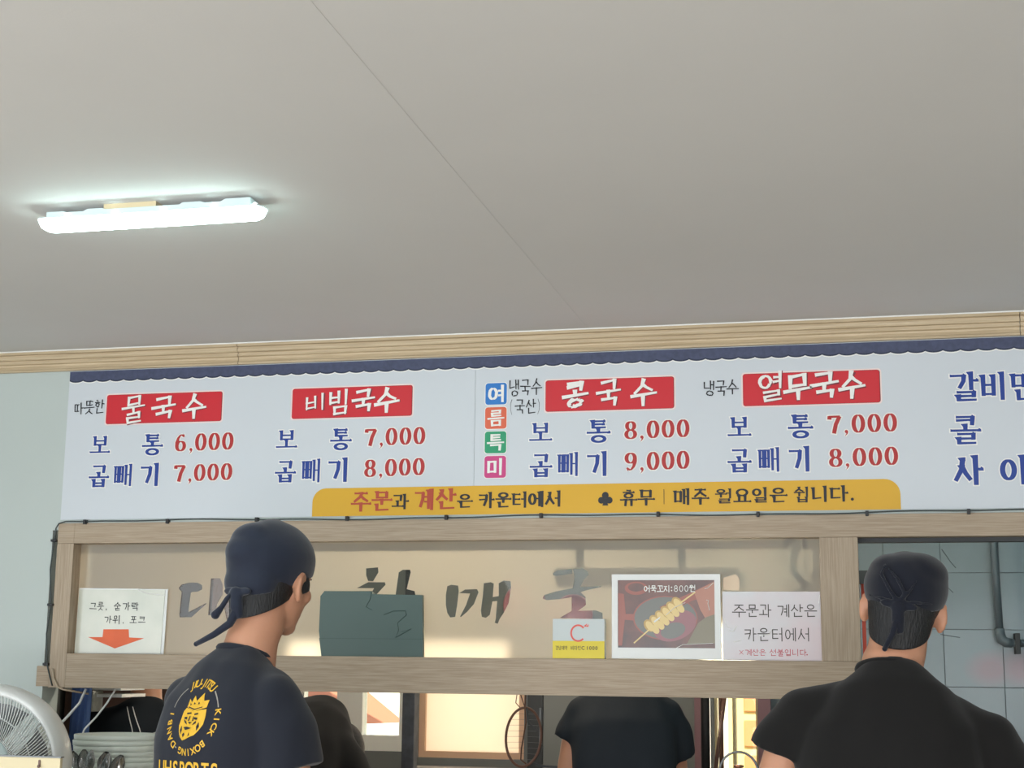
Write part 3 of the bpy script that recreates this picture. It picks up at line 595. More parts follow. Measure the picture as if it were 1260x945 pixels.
LET = [
[(-2.1973,1.7135),(-2.1881,1.7233),(-2.163,1.729),(-2.1333,1.729),(-2.1161,1.7212),(-2.1153,1.7077),(-2.1318,1.6999),(-2.1508,1.6992),(-2.1548,1.6961),(-2.1599,1.6342),(-2.1004,1.6633),(-2.0982,1.6613),(-2.1485,1.6181),(-2.1886,1.6179),(-2.1912,1.6264),(-2.1868,1.6999),(-2.1957,1.7077)],
[(-2.0864,1.7425),(-2.0549,1.7436),(-2.0447,1.7231),(-2.0431,1.6922),(-2.0604,1.6614),(-2.069,1.6249),(-2.09,1.6248)],
[(-2.0352,1.6461),(-2.0097,1.7422),(-1.9814,1.7422),(-1.9939,1.6079),(-2.0198,1.5925)],
[(-1.5585,1.7732),(-1.5192,1.7762),(-1.5174,1.7607),(-1.5343,1.7328),(-1.5508,1.7341),(-1.5579,1.7515)],
[(-1.5876,1.7112),(-1.5506,1.7297),(-1.495,1.7296),(-1.4928,1.7216),(-1.5296,1.6833),(-1.5547,1.6463),(-1.5491,1.6771),(-1.5304,1.7111)],
[(-1.4501,1.7605),(-1.4373,1.7685),(-1.4133,1.7684),(-1.4111,1.7603),(-1.4228,1.708),(-1.3968,1.7018),(-1.3932,1.6865),(-1.4255,1.6865),(-1.4376,1.6527),(-1.4635,1.6526)],
[(-1.291,1.7171),(-1.2783,1.7214),(-1.2559,1.7189),(-1.2536,1.7018),(-1.2579,1.6592),(-1.2636,1.6227),(-1.2795,1.6208),(-1.2893,1.6348),(-1.2943,1.6591),(-1.2949,1.6896)],
[(-1.2522,1.6957),(-1.2333,1.7067),(-1.1953,1.7079),(-1.19,1.6987),(-1.204,1.6623),(-1.2258,1.638),(-1.2458,1.6216),(-1.2478,1.624),(-1.2293,1.6592),(-1.2172,1.6945)],
[(-1.1734,1.7261),(-1.1513,1.7291),(-1.1417,1.7248),(-1.1443,1.6836),(-1.1255,1.6866),(-1.126,1.726),(-1.1104,1.7339),(-1.0883,1.732),(-1.0863,1.7139),(-1.0938,1.6655),(-1.1091,1.6353),(-1.1214,1.6172),(-1.1275,1.6022),(-1.137,1.6051),(-1.134,1.6172),(-1.1303,1.6715),(-1.1454,1.6703),(-1.153,1.6292),(-1.1655,1.6201),(-1.1781,1.623),(-1.1816,1.6412),(-1.176,1.6896)],
[(-0.9551,1.7559),(-0.9428,1.7649),(-0.8940,1.769),(-0.8940,1.7545),(-0.9427,1.7486),(-0.9538,1.7498)],
[(-0.8933,1.769),(-0.8625,1.7719),(-0.8472,1.7616),(-0.8441,1.7496),(-0.8594,1.7346),(-0.8685,1.7148),(-0.8043,1.7166),(-0.8043,1.7142),(-0.8501,1.7046),(-0.8685,1.6987),(-0.8531,1.6837),(-0.8519,1.6599),(-0.8684,1.6479),(-0.8775,1.6419),(-0.8225,1.6439),(-0.8012,1.6362),(-0.7994,1.6155),(-0.9327,1.6209),(-0.8959,1.6419),(-0.8961,1.6837),(-0.9299,1.6777),(-0.9732,1.6746),(-0.9869,1.6788),(-0.9826,1.6896),(-0.9424,1.7017),(-0.8931,1.7107),(-0.8871,1.7437)]]
# the frosted film really has the letters cut out of it: clear glass shows through the openings
FX0, FX1, FZ0, FZ1 = -2.557, -0.1495, 1.4985, 1.8555
vv = []; ff = []
for P in [[(FX0, FZ0), (FX1, FZ0), (FX1, FZ1), (FX0, FZ1)]] + LET:
    a = sum(P[i][0] * P[(i + 1) % len(P)][1] - P[(i + 1) % len(P)][0] * P[i][1] for i in range(len(P)))
    if a < 0: P = P[::-1]
    ff.append(list(range(len(vv), len(vv) + len(P)))); vv += [Vector(p) for p in P]
ov, oe, of_, iv, ie, if_ = mgeo.delaunay_2d_cdt(vv, [], ff, 0, 1e-6)
keep = [f for f, src in zip(of_, if_) if list(src) == [0]]
me = bpy.data.meshes.new('frosted_film'); me.from_pydata([(v.x, 0.0445, v.y) for v in ov], [], [list(f) for f in keep]); me.validate()
pane = onf(obj('glass_pane', box(FX0, FX1, 0.046, 0.050, FZ0, FZ1), M_GLASS, fr))
fl = obj('frosted_film', me, M_FILM, pane)

# thin cable clipped along the frame
cb = [(-2.600, -0.008, 1.395), (-2.612, -0.010, 1.43), (-2.622, -0.012, 1.464), (-2.632, -0.010, 1.561), (-2.623, -0.010, 1.655), (-2.634, -0.010, 1.772), (-2.626, -0.010, 1.865), (-2.623, -0.010, 1.906), (-2.614, -0.010, 1.921), (-2.590, -0.010, 1.9275)]
x = -2.518
while x < 1.9:
    cb.append((x, -0.010, 1.9262 + 0.0028 * math.sin(x * 5.1) + 0.0015 * math.sin(x * 17))); x += 0.06
bm = bmesh.new(); tube(bm, cb, 0.0022, 6)
cable = thing('clipped_cable', 'thin dark cable clipped around the top and left edge of wooden hatch frame', 'cable', (-2.648, -0.02, 1.379))
def onc(o): o.matrix_parent_inverse = Matrix.Translation(-Vector((-2.648, -0.02, 1.379))); return o
onc(obj('cord', bm, M_CABLE, cable, True))
clipm = None
for (x, z, v) in [(-2.518, 1.925, 0), (-2.223, 1.924, 0), (-1.913, 1.926, 0), (-1.608, 1.926, 0), (-1.283, 1.926, 0), (-0.982, 1.928, 0), (-0.622, 1.928, 0), (-0.325, 1.924, 0), (-0.011, 1.923, 0), (0.273, 1.925, 0), (-2.626, 1.865, 1), (-2.623, 1.655, 1), (-2.625, 1.464, 1)]:
    o = obj('clip', box(-0.0045, 0.0045, -0.014, 0.004, -0.0075, 0.0075, 0.001) if not v else box(-0.010, 0.009, -0.014, 0.004, -0.004, 0.004, 0.001), M_CLIP)
    o.location = (x, -0.003, z); o.parent = cable; o.matrix_parent_inverse = Matrix.Translation(-Vector((-2.648, -0.02, 1.379)))

# ------------------------------------------------------------------ things standing on the ledge of the frame
def at(name, label, cat, x, y, z, group=None):
    t = thing(name, label, cat, (x, y, z), 0, group); inv = Matrix.Translation(-Vector((x, y, z)))
    def put(nm, me_, m, par=None, smooth=False):
        o = obj(nm, me_, m, par or t, smooth)
        if par is None: o.matrix_parent_inverse = inv
        return o
    return t, put, inv
def planepoly(P, y, thick=0.0):
    bm = bmesh.new(); flat(bm, P, y, thick); return bm
t, put, inv = at('utensil_sign', 'laminated white sign with orange down arrow in left corner of the hatch', 'sign', -2.40, 0.034, 1.4990)
put('plastic_sleeve', planepoly([(-2.553, 1.4995), (-2.236, 1.4995), (-2.232, 1.708), (-2.549, 1.712)], 0.037, 0.002), M_WPLAST)
put('paper', planepoly([(-2.5525, 1.500), (-2.2463, 1.501), (-2.241, 1.705), (-2.549, 1.7075)], 0.0345, 0.002), M_PAPER)
put('arrow', planepoly([(-2.4527,1.5779),(-2.3622,1.5784),(-2.3591,1.5522),(-2.3054,1.5499),(-2.4077,1.5164),(-2.5068,1.5525),(-2.454,1.5528)], 0.034), M_ORANGE)
o = lettering(T['sign1'][2], 'pen', M_BLACK, 0.0338, t); setinv(o, inv)
bm = bmesh.new(); tube(bm, [(-2.338, 0.033, 1.709), (-2.330, 0.032, 1.702), (-2.300, 0.031, 1.693), (-2.240, 0.031, 1.688)], 0.0016, 6); put('tape_edge', bm, M_WHITE)

t, put, inv = at('green_folder', 'dull green plastic folder leaning inside the hatch beside the left man', 'folder', -1.53, 0.02, 1.4985)
put('cover', planepoly([(-1.6858,1.7007),(-1.5295,1.7006),(-1.5247,1.6914),(-1.3631,1.6884),(-1.3569,1.4990),(-1.6885,1.4990),(-1.6998,1.5772),(-1.6985,1.6852)], 0.018, 0.014), M_GREEN)
put('fold_flap', planepoly([(-1.6975, 1.5539), (-1.3581, 1.5533), (-1.3569, 1.4988), (-1.6885, 1.4988)], 0.0165, 0.002), M_GREEN)
bm = bmesh.new(); bx(bm, -1.697, -1.3582, 0.0160, 0.0175, 1.5530, 1.5542)
for P in ([(-1.5282, 1.7006), (-1.5327, 1.6761), (-1.5463, 1.6515), (-1.5265, 1.6424)], [(-1.4872, 1.6272), (-1.4552, 1.6395), (-1.4165, 1.6396), (-1.413, 1.6274), (-1.4413, 1.603), (-1.4375, 1.5788), (-1.4466, 1.5575), (-1.3959, 1.585), (-1.4278, 1.5758)]):
    tube(bm, [(x, 0.0174, z) for x, z in P], 0.0012, 5)  # dark strokes stand for the pane's letter outlines; the bar is the fold line
put('fold_and_letter_lines', bm, M_GREEND)

t, put, inv = at('vitamin_box', 'small grey and yellow vitamin carton with coral ring mark on hatch ledge', 'box', -0.8677, 0.01, 1.4990)
put('carton', box(-0.947, -0.788, 0.008, 0.040, 1.4992, 1.617, 0.001), M_BOXG)
put('yellow_band', planepoly([(-0.9468, 1.4994), (-0.7882, 1.4994), (-0.7882, 1.5514), (-0.9468, 1.5514)], 0.0074), M_BOXY)
rng = [(-0.8685 + 0.0215 * math.cos(math.radians(a)), 1.5745 + 0.0235 * math.sin(math.radians(a))) for a in range(40, 325, 12)]
bm = bmesh.new()
for P in ribbon([Vector(p) for p in rng], lambda d, t_, c: 0.0052, 0): flat(bm, [(p.x, p.y) for p in P], 0.0070)
flat(bm, [(-0.852, 1.5955), (-0.841, 1.6035), (-0.8445, 1.5935)], 0.0070); flat(bm, [(-0.8445, 1.5945), (-0.836, 1.602), (-0.838, 1.5925)], 0.0069)
put('ring_mark', bm, M_CRING)
o = lettering([(c, -0.938 + k * 0.0094, 1.5245, -0.9298 + k * 0.0094, 1.5365) for k, c in enumerate('경남제약')] + [(c, -0.891 + k * 0.0108, 1.5245, -0.8815 + k * 0.0108, 1.5365) for k, c in enumerate('비타민')], 'sansb', M_INK, 0.0068, t); setinv(o, inv)
bm = bmesh.new()
for k, ch in enumerate('C1000'):
    V, Fc, w_ = latin(ch); b = [bm.verts.new((-0.8535 + k * 0.0092 + (0.0 if k == 0 else 0.004) + x_ * 0.0145, 0.0068, 1.5305 + z_ * 0.0145)) for x_, z_ in V]
    for f in Fc:
        nf = bm.faces.new([b[i] for i in f]); nf.material_index = 0 if k == 0 else 1
put('lettering', bm, [M_INK, M_ORANGE])

t, put, inv = at('fishcake_photo', 'white framed photo of a fishcake skewer priced 800 won on the ledge', 'framed photo', -0.605, 0.02, 1.4990)
bm = bmesh.new()
for a, b, c_, d in ((-0.767, -0.4415, 1.733, 1.7505), (-0.767, -0.4415, 1.5005, 1.533), (-0.767, -0.7487, 1.533, 1.733), (-0.459, -0.4415, 1.533, 1.733)): bx(bm, a, b, 0.014, 0.028, c_, d)
put('frame', bm, M_WPLAST)
ph = put('print', box(-0.7487, -0.459, 0.019, 0.025, 1.533, 1.733), M_PHBG)
# map of the print: u,v in picture pixels (130..1130 , 115..820)
def pm(u, v): return (-0.7487 + (u - 130) / 1000 * 0.2897, 1.733 - (v - 115) / 705 * 0.200)
def prt(P, m, k, nm='printed_shape'): return put(nm, planepoly([pm(*p) for p in P], 0.0189 - 0.0002 * k), m)
def ovp(cx, cy, rx, ry, tilt=0, n=28): return [(cx + rx * math.cos(a) * math.cos(tilt) - ry * math.sin(a) * math.sin(tilt), cy + rx * math.cos(a) * math.sin(tilt) + ry * math.sin(a) * math.cos(tilt)) for a in [2 * math.pi * q / n for q in range(n)]]
prt([(130, 250), (190, 260), (210, 470), (540, 470), (540, 560), (200, 530), (170, 800), (130, 800)], M_PHRED, 1)
prt(ovp(320, 200, 120, 70), M_PHRED, 2); prt(ovp(320, 190, 85, 45), M_PHBG, 3)
prt(ovp(620, 510, 335, 230), M_PHRED, 2); prt(ovp(622, 510, 322, 220), M_PHGRY, 3)
prt(ovp(720, 590, 230, 150, -0.4), M_PHPINK, 4); prt(ovp(700, 640, 130, 80, -0.3), M_PHGRY, 5)
prt([(560, 400), (1130, 130), (1130, 260), (900, 330), (700, 430)], M_PHRED, 4)
prt([(920, 240), (1128, 130), (1128, 560), (1060, 560), (980, 420)], mat('photo_print_peach', rgb(178, 124, 104), 0.25), 5); prt([(960, 560), (1040, 500), (1128, 470), (1128, 770), (840, 780)], M_PHGRN, 5.6)
for q in range(6):
    prt(ovp(455 + q * 58, 590 - q * 47, 70, 50, 0.95), M_PHCR2, 6 + q * 0.2); prt(ovp(462 + q * 58, 596 - q * 47, 60, 34, 0.95), M_PHCR, 7 + q * 0.2)
    prt(ovp(520 + q * 52, 630 - q * 44, 50, 34, 0.95), M_PHCR, 7.1 + q * 0.2)
prt([(290, 768), (455, 622), (462, 634), (300, 778)], M_PHCR, 9); prt([(700, 400), (930, 235), (938, 246), (712, 412)], M_PHCR, 9)
prt([(500, 545), (570, 495), (560, 520), (510, 560)], M_WHITE, 9)
o = lettering(T['ph'][2], 'sansb', M_WHITE, 0.0165, t, 0.0002); setinv(o, inv)
bm = bmesh.new()
for P in ([(1030, 205), (1060, 200), (1118, 145)], [(1045, 322), (1068, 325), (1062, 360), (1078, 430)], [(730, 822), (800, 785), (1110, 768)], [(630, 480), (720, 400), (830, 350)]):
    bm = bmesh.new(); tube(bm, [(pm(*p)[0], 0.0163, pm(*p)[1]) for p in P], 0.0009, 5); put('plastic_wrap_fold', bm, M_WHITE)

t, put, inv = at('counter_notice', 'laminated pinkish notice in three text lines beside the wooden mullion', 'notice', -0.294, 0.02, 1.4990)
put('paper', planepoly([(-0.4364, 1.4995), (-0.1515, 1.4990), (-0.1515, 1.6992), (-0.4364, 1.6992)], 0.0205, 0.002), M_PAPER2)
for k, m, ex in (('nt', M_INK, 0), ('nt2', M_PINKRED, 0)):
    o = lettering(T[k][2], 'sans', m, 0.0200, t, 0.0004); setinv(o, inv)
bm = bmesh.new()
for P in ([(-0.43, 1.62), (-0.427, 1.60), (-0.415, 1.592)], [(-0.42, 1.585), (-0.405, 1.582), (-0.395, 1.600)], [(-0.33, 1.572), (-0.30, 1.575), (-0.292, 1.592)], [(-0.405, 1.552), (-0.385, 1.556)], [(-0.156, 1.665), (-0.153, 1.69)]):
    bm = bmesh.new(); tube(bm, [(x_, 0.0197, z_) for x_, z_ in P], 0.0011, 5); put('plastic_wrap_fold', bm, M_WHITE)
o = obj('tape_piece', planepoly([(-0.436, 1.706), (-0.388, 1.704), (-0.387, 1.738), (-0.399, 1.752), (-0.436, 1.740)], 0.0425, 0.001), mat('yellowed_tape', rgb(214, 190, 160), 0.3))
tag(o, 'small yellowed tape patch on the pane above the pinkish notice', 'tape'); shift(o, (-0.415, 0.0425, 1.71))

# ================================================================== CEILING LIGHT
def lamp_body():
    t, put, inv = at('ceiling_light', 'slim white tube light fitting glowing on the ceiling at left', 'ceiling light', -1.577, -1.478, 2.455)
    yc = -1.478
    # diffuser: stadium in plan, lower edge rounded in
    def stadium(x0, x1, r, n=10):
        P = []
        for k in range(n + 1): a = -math.pi / 2 + math.pi * k / n; P.append((x1 - r * 0.55 + r * 0.55 * math.cos(a), yc + r * math.sin(a)))
        for k in range(n + 1): a = math.pi / 2 + math.pi * k / n; P.append((x0 + r * 0.55 + r * 0.55 * math.cos(a), yc + r * math.sin(a)))
        return P
    bm = bmesh.new(); R = []
    for ins, z in ((0.0, 2.4775), (0.0, 2.471), (0.004, 2.463), (0.014, 2.457), (0.026, 2.4545)):
        R.append([bm.verts.new((x_, y_, z)) for x_, y_ in stadium(-1.854 + ins, -1.300 - ins, 0.026 - ins * 0.5)])
    for A, B in zip(R[:-1], R[1:]):
        for k in range(len(A)): bm.faces.new((A[k], A[(k + 1) % len(A)], B[(k + 1) % len(A)], B[k]))
    bm.faces.new(R[0]); bm.faces.new(R[-1][::-1]); bmesh.ops.recalc_face_normals(bm, faces=bm.faces)
    put('diffuser', bm, M_TUBE, None, True)
    bm = bmesh.new(); A = [bm.verts.new((x_, y_, 2.4776)) for x_, y_ in stadium(-1.857, -1.297, 0.032)]; B = [bm.verts.new((v.co.x, v.co.y, 2.4800)) for v in A]
    for k in range(len(A)): bm.faces.new((A[k], A[(k + 1) % len(A)], B[(k + 1) % len(A)], B[k]))
    bm.faces.new(A[::-1]); bm.faces.new(B); put('tray', bm, M_LAMPW)
    # housing with stepped top edge
    xs = [(-1.808, 2.4935), (-1.765, 2.4935), (-1.757, 2.4905), (-1.715, 2.4905), (-1.705, 2.4955), (-1.668, 2.4955), (-1.66, 2.492), (-1.60, 2.492), (-1.475, 2.492), (-1.468, 2.4965), (-1.425, 2.4965), (-1.415, 2.493), (-1.375, 2.493), (-1.365, 2.4985), (-1.305, 2.4985)]
    xs = [(a - 0.020, b) for a, b in xs]
    bm = bmesh.new(); top = [bm.verts.new((a, yc - 0.026, b)) for a, b in xs]; bot = [bm.verts.new((a, yc - 0.026, 2.4775)) for a, b in xs]
    top2 = [bm.verts.new((a, yc + 0.026, b)) for a, b in xs]; bot2 = [bm.verts.new((a, yc + 0.026, 2.4775)) for a, b in xs]
    for k in range(len(xs) - 1):
        bm.faces.new((top[k], top[k + 1], bot[k + 1], bot[k])); bm.faces.new((top2[k + 1], top2[k], bot2[k], bot2[k + 1])); bm.faces.new((top[k], top2[k], top2[k + 1], top[k + 1])); bm.faces.new((bot[k + 1], bot2[k + 1], bot2[k], bot[k]))
    bm.faces.new((top[0], bot[0], bot2[0], top2[0])); bm.faces.new((top[-1], top2[-1], bot2[-1], bot[-1]))
    hs = put('housing', bm, M_LAMPW)
    for x_ in (-1.775, -1.655, -1.535, -1.412, -1.312):
        bm = bmesh.new(); ell(bm, (x_, yc - 0.0275, 2.4815), (0.004, 0.003, 0.003), seg=10, ring=6); obj('glowing_screw', bm, M_TUBE, hs, True)  # screw heads made to glow with the diffuser material
    put('mounting_bracket', box(-1.686, -1.556, yc - 0.022, yc + 0.022, 2.490, 2.505), M_CREAM)
lamp_body()

# ================================================================== COUNTER, BOWLS, SPOONS, FAN
t, put, inv = at('serving_counter', 'stainless serving counter under the hatch below the bowls', 'counter', -1.3, -0.2, 0)
put('worktop', box(-2.62, 1.8, -0.57, -0.002, 0.93, 0.97, 0.004), M_STEEL)
put('front_panel', box(-2.60, 1.78, -0.52, -0.02, 0.0, 0.93), M_WOODH)
t, put, inv = at('kitchen_worktop', 'steel worktop on the kitchen side of the hatch', 'counter', -1.3, 0.2, 0)
put('worktop', box(-2.62, 1.8, 0.105, 0.33, 0.93, 0.97, 0.004), M_STEEL)
put('cabinet_body', box(-2.60, 1.78, 0.12, 0.31, 0.0, 0.93), M_DARK)
# nested noodle bowls
BXc, BYc = -2.206, -0.30
def bowl_mesh():
    bm = bmesh.new()
    lathe(bm, [(0.055, 0.0), (0.058, 0.006), (0.085, 0.018), (0.112, 0.045), (0.1195, 0.060), (0.1245, 0.0605), (0.1255, 0.0745), (0.1235, 0.076), (0.119, 0.0745), (0.108, 0.050), (0.080, 0.024), (0.050, 0.0125)], 48)
    bmesh.ops.recalc_face_normals(bm, faces=bm.faces); return bm
bowl0 = obj('noodle_bowl', bowl_mesh(), M_WHITEBOWL, None, True)
NB = 15; pitch_b = 0.0155
for k in range(NB):
    b = bowl0 if k == 0 else bowl0.copy()
    if k: C.objects.link(b)
    b.location = (BXc + 0.0015 * math.sin(k * 2.3), BYc + 0.001 * math.cos(k * 1.7), 0.970 + k * pitch_b)
    orde = ['topmost', 'second from the top', 'third from the top', 'fourth from the top', 'fifth from the top', 'sixth from the top', 'seventh from the top', 'eighth from the top', 'seventh from the bottom', 'sixth from the bottom', 'fifth from the bottom', 'fourth from the bottom', 'third from the bottom', 'second from the bottom', 'lowest'][NB - 1 - k]
    tag(b, 'white noodle bowl, ' + orde + ' of the nested stack behind the steel spoons', 'bowl', 'nested white noodle bowls')
# spoon holder and spoons
SX, SY = -2.190, -0.495
bm = bmesh.new(); lathe(bm, [(0.048, 0.0), (0.052, 0.002), (0.056, 0.150), (0.058, 0.152), (0.058, 0.156), (0.0545, 0.156), (0.0535, 0.150), (0.050, 0.004), (0.02, 0.003)], 32)
bmesh.ops.recalc_face_normals(bm, faces=bm.faces)
o = obj('spoon_holder', bm, M_STEEL, None, True); o.location = (SX, SY, 0.970); tag(o, 'round steel cup holding the upright spoons before the bowl stack', 'holder')
def spoon_bm():
    bm = bmesh.new()   # handle up from z=0 to 0.15, bowl above
    tube(bm, [(0, 0, -0.045), (0, 0.001, 0.06), (0, 0.003, 0.12), (0, 0.006, 0.15)], [0.0045, 0.0032, 0.0028, 0.003], 8)
    n1, n2 = 9, 12; rows = []
    for i in range(n1):
        u = i / (n1 - 1); w_ = 0.020 * math.sin(math.pi * (0.06 + 0.90 * u) ** 0.85) ** 0.7; R = []
        for q in range(n2):
            s = -1 + 2 * q / (n2 - 1); dep = 0.008 * (1 - s * s) * math.sin(math.pi * u) ** 0.8
            R.append(bm.verts.new((s * w_, 0.007 + dep, 0.147 + 0.056 * u)))
        rows.append(R)
    for A, B in zip(rows[:-1], rows[1:]):
        for q in range(n2 - 1): bm.faces.new((A[q], A[q + 1], B[q + 1], B[q]))
    g = bmesh.ops.solidify(bm, geom=[f for f in bm.faces if len(f.verts) == 4 and f.calc_center_median().z > 0.1475 and abs(f.calc_center_median().y) >= 0.0069], thickness=0.0012)
    bmesh.ops.recalc_face_normals(bm, faces=bm.faces); return bm
sp0 = obj('spoon', spoon_bm(), M_STEEL, None, True)
SPN = [(-0.032, -0.004, -0.30, 0.3, 2.9, 'leftmost of the steel spoons standing in the cup, tilted left'), (-0.026, 0.015, -0.20, 0.6, 0.5, 'steel spoon behind the leftmost one, turned sideways'),
       (-0.012, 0.0, -0.04, 0.9, 0.1, 'upright steel spoon second from left seen from its back'), (0.004, -0.014, 0.10, 1.0, 2.8, 'steel spoon in the middle of the cup leaning slightly right'),
       (0.014, 0.012, 0.20, 0.6, 0.4, 'steel spoon standing highest, behind the right-hand spoons'), (0.022, -0.008, 0.30, 0.9, 2.6, 'steel spoon second from right with its hollow facing out'),
       (0.032, 0.006, 0.40, 1.0, 0.7, 'rightmost steel spoon leaning right over the bowl stack')]
for k, (dx, dy, tl, dz, tw, lb) in enumerate(SPN):
    s = sp0 if k == 0 else sp0.copy()
    if k: C.objects.link(s)
    s.rotation_euler = Euler((0.10 - 0.05 * (k % 3), tl, tw if abs(tw) > 1.6 else tw), 'ZXY') if False else (Matrix.Rotation(tl, 3, 'Y') @ Matrix.Rotation(tw, 3, 'Z')).to_euler()
    s.location = (SX + dx * 0.75, SY + dy, 1.018 + 0.008 * dz); tag(s, lb, 'spoon', 'steel spoons in the cup')
# fan
FX, FY, FZ = -2.338, -0.78, 1.195
fan = thing('standing_fan', 'big white round fan on a stand at the lower left corner', 'fan', (FX, FY, 0))
bm = bmesh.new(); lathe(bm, [(0.16, 0.0), (0.17, 0.008), (0.165, 0.022), (0.05, 0.032), (0.022, 0.04)], 36); obj('base', bm, M_WPLAST, fan, True)
bm = bmesh.new(); tube(bm, [(0, 0, 0.03), (0, 0, FZ - 0.12)], 0.016, 16); obj('pole', bm, M_WPLAST, fan, True)
Rf = Matrix.Translation((0, 0, FZ)) @ Matrix.Rotation(math.radians(14), 4, 'Z') @ Matrix.Rotation(math.radians(90), 4, 'X') @ Matrix.Rotation(math.radians(0), 4, 'Y')
def fanpart(nm, bm, m, smooth=True, par=None):
    bmesh.ops.scale(bm, vec=(0.92, 0.92, 0.92), verts=bm.verts)
    bmesh.ops.transform(bm, matrix=Rf, verts=bm.verts); return obj(nm, bm, m, par or fan, smooth)
# fan axis +z local -> faces the room (-y)
bm = bmesh.new(); prf = [(0.207, 0.035), (0.212, 0.039), (0.222, 0.032), (0.233, 0.0), (0.236, -0.045), (0.230, -0.09), (0.21, -0.12), (0.20, -0.115), (0.224, -0.088), (0.229, -0.045), (0.226, 0.0), (0.213, 0.026)]
rings = [[bm.verts.new((r * math.cos(2 * math.pi * k / 72), r * math.sin(2 * math.pi * k / 72), z)) for k in range(72)] for r, z in prf]
for i in range(len(rings)):
    A, B = rings[i], rings[(i + 1) % len(rings)]
    for k in range(72): bm.faces.new((A[k], A[(k + 1) % 72], B[(k + 1) % 72], B[k]))
bmesh.ops.recalc_face_normals(bm, faces=bm.faces); shell = fanpart('outer_ring', bm, M_WPLAST)
bm = bmesh.new()
for k in range(132):
    a = 2 * math.pi * k / 132; pts = []
    for q in range(7):
        u = q / 6; r = 0.098 + (0.209 - 0.098) * u; aa = a + 0.30 * u
        pts.append((r * math.cos(aa), r * math.sin(aa), 0.075 - 0.040 * u ** 2))
    tube(bm, pts, 0.0014, 4, caps=False)
for r, z in ((0.098, 0.075), (0.150, 0.066), (0.208, 0.037)):
    tube(bm, [(r * math.cos(2 * math.pi * k / 60), r * math.sin(2 * math.pi * k / 60), z - 0.003) for k in range(61)], 0.002, 6, caps=False)
g = fanpart('grille', bm, M_WPLAST); g['kind'] = 'stuff'
bm = bmesh.new(); lathe(bm, [(0.02, 0.085), (0.07, 0.085), (0.090, 0.082), (0.099, 0.072), (0.096, 0.066), (0.02, 0.064)][::-1], 48); bmesh.ops.recalc_face_normals(bm, faces=bm.faces); fanpart('hub_cap', bm, M_LAMPW)
for k in range(5):
    bm = bmesh.new(); a = 2 * math.pi * k / 5; P = []
    for q in range(6):
        u = q / 5; r = 0.04 + 0.145 * u; w_ = 0.20 + 0.45 * u
        P.append([bm.verts.new((r * math.cos(a + w_ * s), r * math.sin(a + w_ * s), -0.02 + 0.03 * s)) for s in (-0.5, 0, 0.5, 1.0)])
    for A, B in zip(P[:-1], P[1:]):
        for q in range(3): bm.faces.new((A[q], A[q + 1], B[q + 1], B[q]))
    fanpart('blade', bm, mat('smoky_blade', rgb(120, 124, 126), 0.3))
bm = bmesh.new(); tube(bm, [(0, 0, -0.13), (0, 0, -0.06), (0, 0, 0.01)], [0.05, 0.06, 0.045], 24); fanpart('motor_housing', bm, M_WPLAST)
bm = bmesh.new(); tube(bm, [(0.205 * math.cos(a), 0.205 * math.sin(a), -0.118) for a in [2 * math.pi * k / 60 for k in range(61)]], 0.003, 6, caps=False)
for k in range(40):
    a = 2 * math.pi * k / 40; tube(bm, [(0.05 * math.cos(a), 0.05 * math.sin(a), -0.125), (0.206 * math.cos(a), 0.206 * math.sin(a), -0.117)], 0.0014, 4, caps=False)
g = fanpart('back_grille', bm, M_WPLAST); g['kind'] = 'stuff'
bm = bmesh.new(); tube(bm, [(0, 0, FZ - 0.14), (0, 0.03, FZ - 0.06), (0, 0.06, FZ)], [0.02, 0.022, 0.025], 14); obj('neck_joint', bm, M_WPLAST, fan, True)
# cream cabinet in front of the fan
t, put, inv = at('cream_board', 'cream board with dark top edge in front of the white fan', 'board', -2.1, -1.15, 0)
put('panel', box(-2.42, -1.848, -1.25, -1.238, 0.0, 1.2545, 0.002), M_CREAM)
put('top_edge', box(-2.422, -1.846, -1.251, -1.236, 1.2545, 1.2575), M_DSTEEL)
bm = bmesh.new(); bx(bm, -1.902, -1.898, -1.2535, -1.2505, 1.236, 1.249); ell(bm, (-1.900, -1.254, 1.235), (0.004, 0.003, 0.004), seg=10, ring=6); put('hanging_tag', bm, M_BROWN)
# white cables that hang through the hatch
bm = bmesh.new(); tube(bm, [(-2.50, 0.03, 1.386), (-2.515, 0.02, 1.34), (-2.535, -0.03, 1.29), (-2.55, -0.08, 1.25), (-2.556, -0.1, 1.15), (-2.556, -0.1, 0.972)], 0.0042, 8)
o = obj('hanging_cable', bm, M_WPLAST, None, True); tag(o, 'thicker white cable hanging behind the fan beside the blue cloth', 'cable'); shift(o, (-2.50, 0.03, 1.386))
bm = bmesh.new(); tube(bm, [(-2.395, 0.03, 1.386), (-2.415, 0.02, 1.345), (-2.44, 0.0, 1.30), (-2.468, -0.02, 1.262), (-2.48, -0.03, 1.22), (-2.48, -0.03, 1.1), (-2.48, -0.03, 0.972)], 0.0030, 8)
o = obj('hanging_cable', bm, M_WPLAST, None, True); tag(o, 'thin white cable slanting down behind the left side of the bowls', 'cable'); shift(o, (-2.395, 0.03, 1.386))
bm = bmesh.new(); tube(bm, [(-2.6, -0.012, 1.45), (-2.595, -0.012, 1.42), (-2.578, -0.012, 1.392), (-2.56, -0.008, 1.384), (-2.50, 0.05, 1.37)], 0.0032, 8)
o = obj('hanging_cable', bm, mat('beige_cable', rgb(176, 160, 138), 0.5), None, True); tag(o, 'short beige cable crossing the lower left corner of the frame', 'cable'); shift(o, (-2.6, -0.012, 1.45))

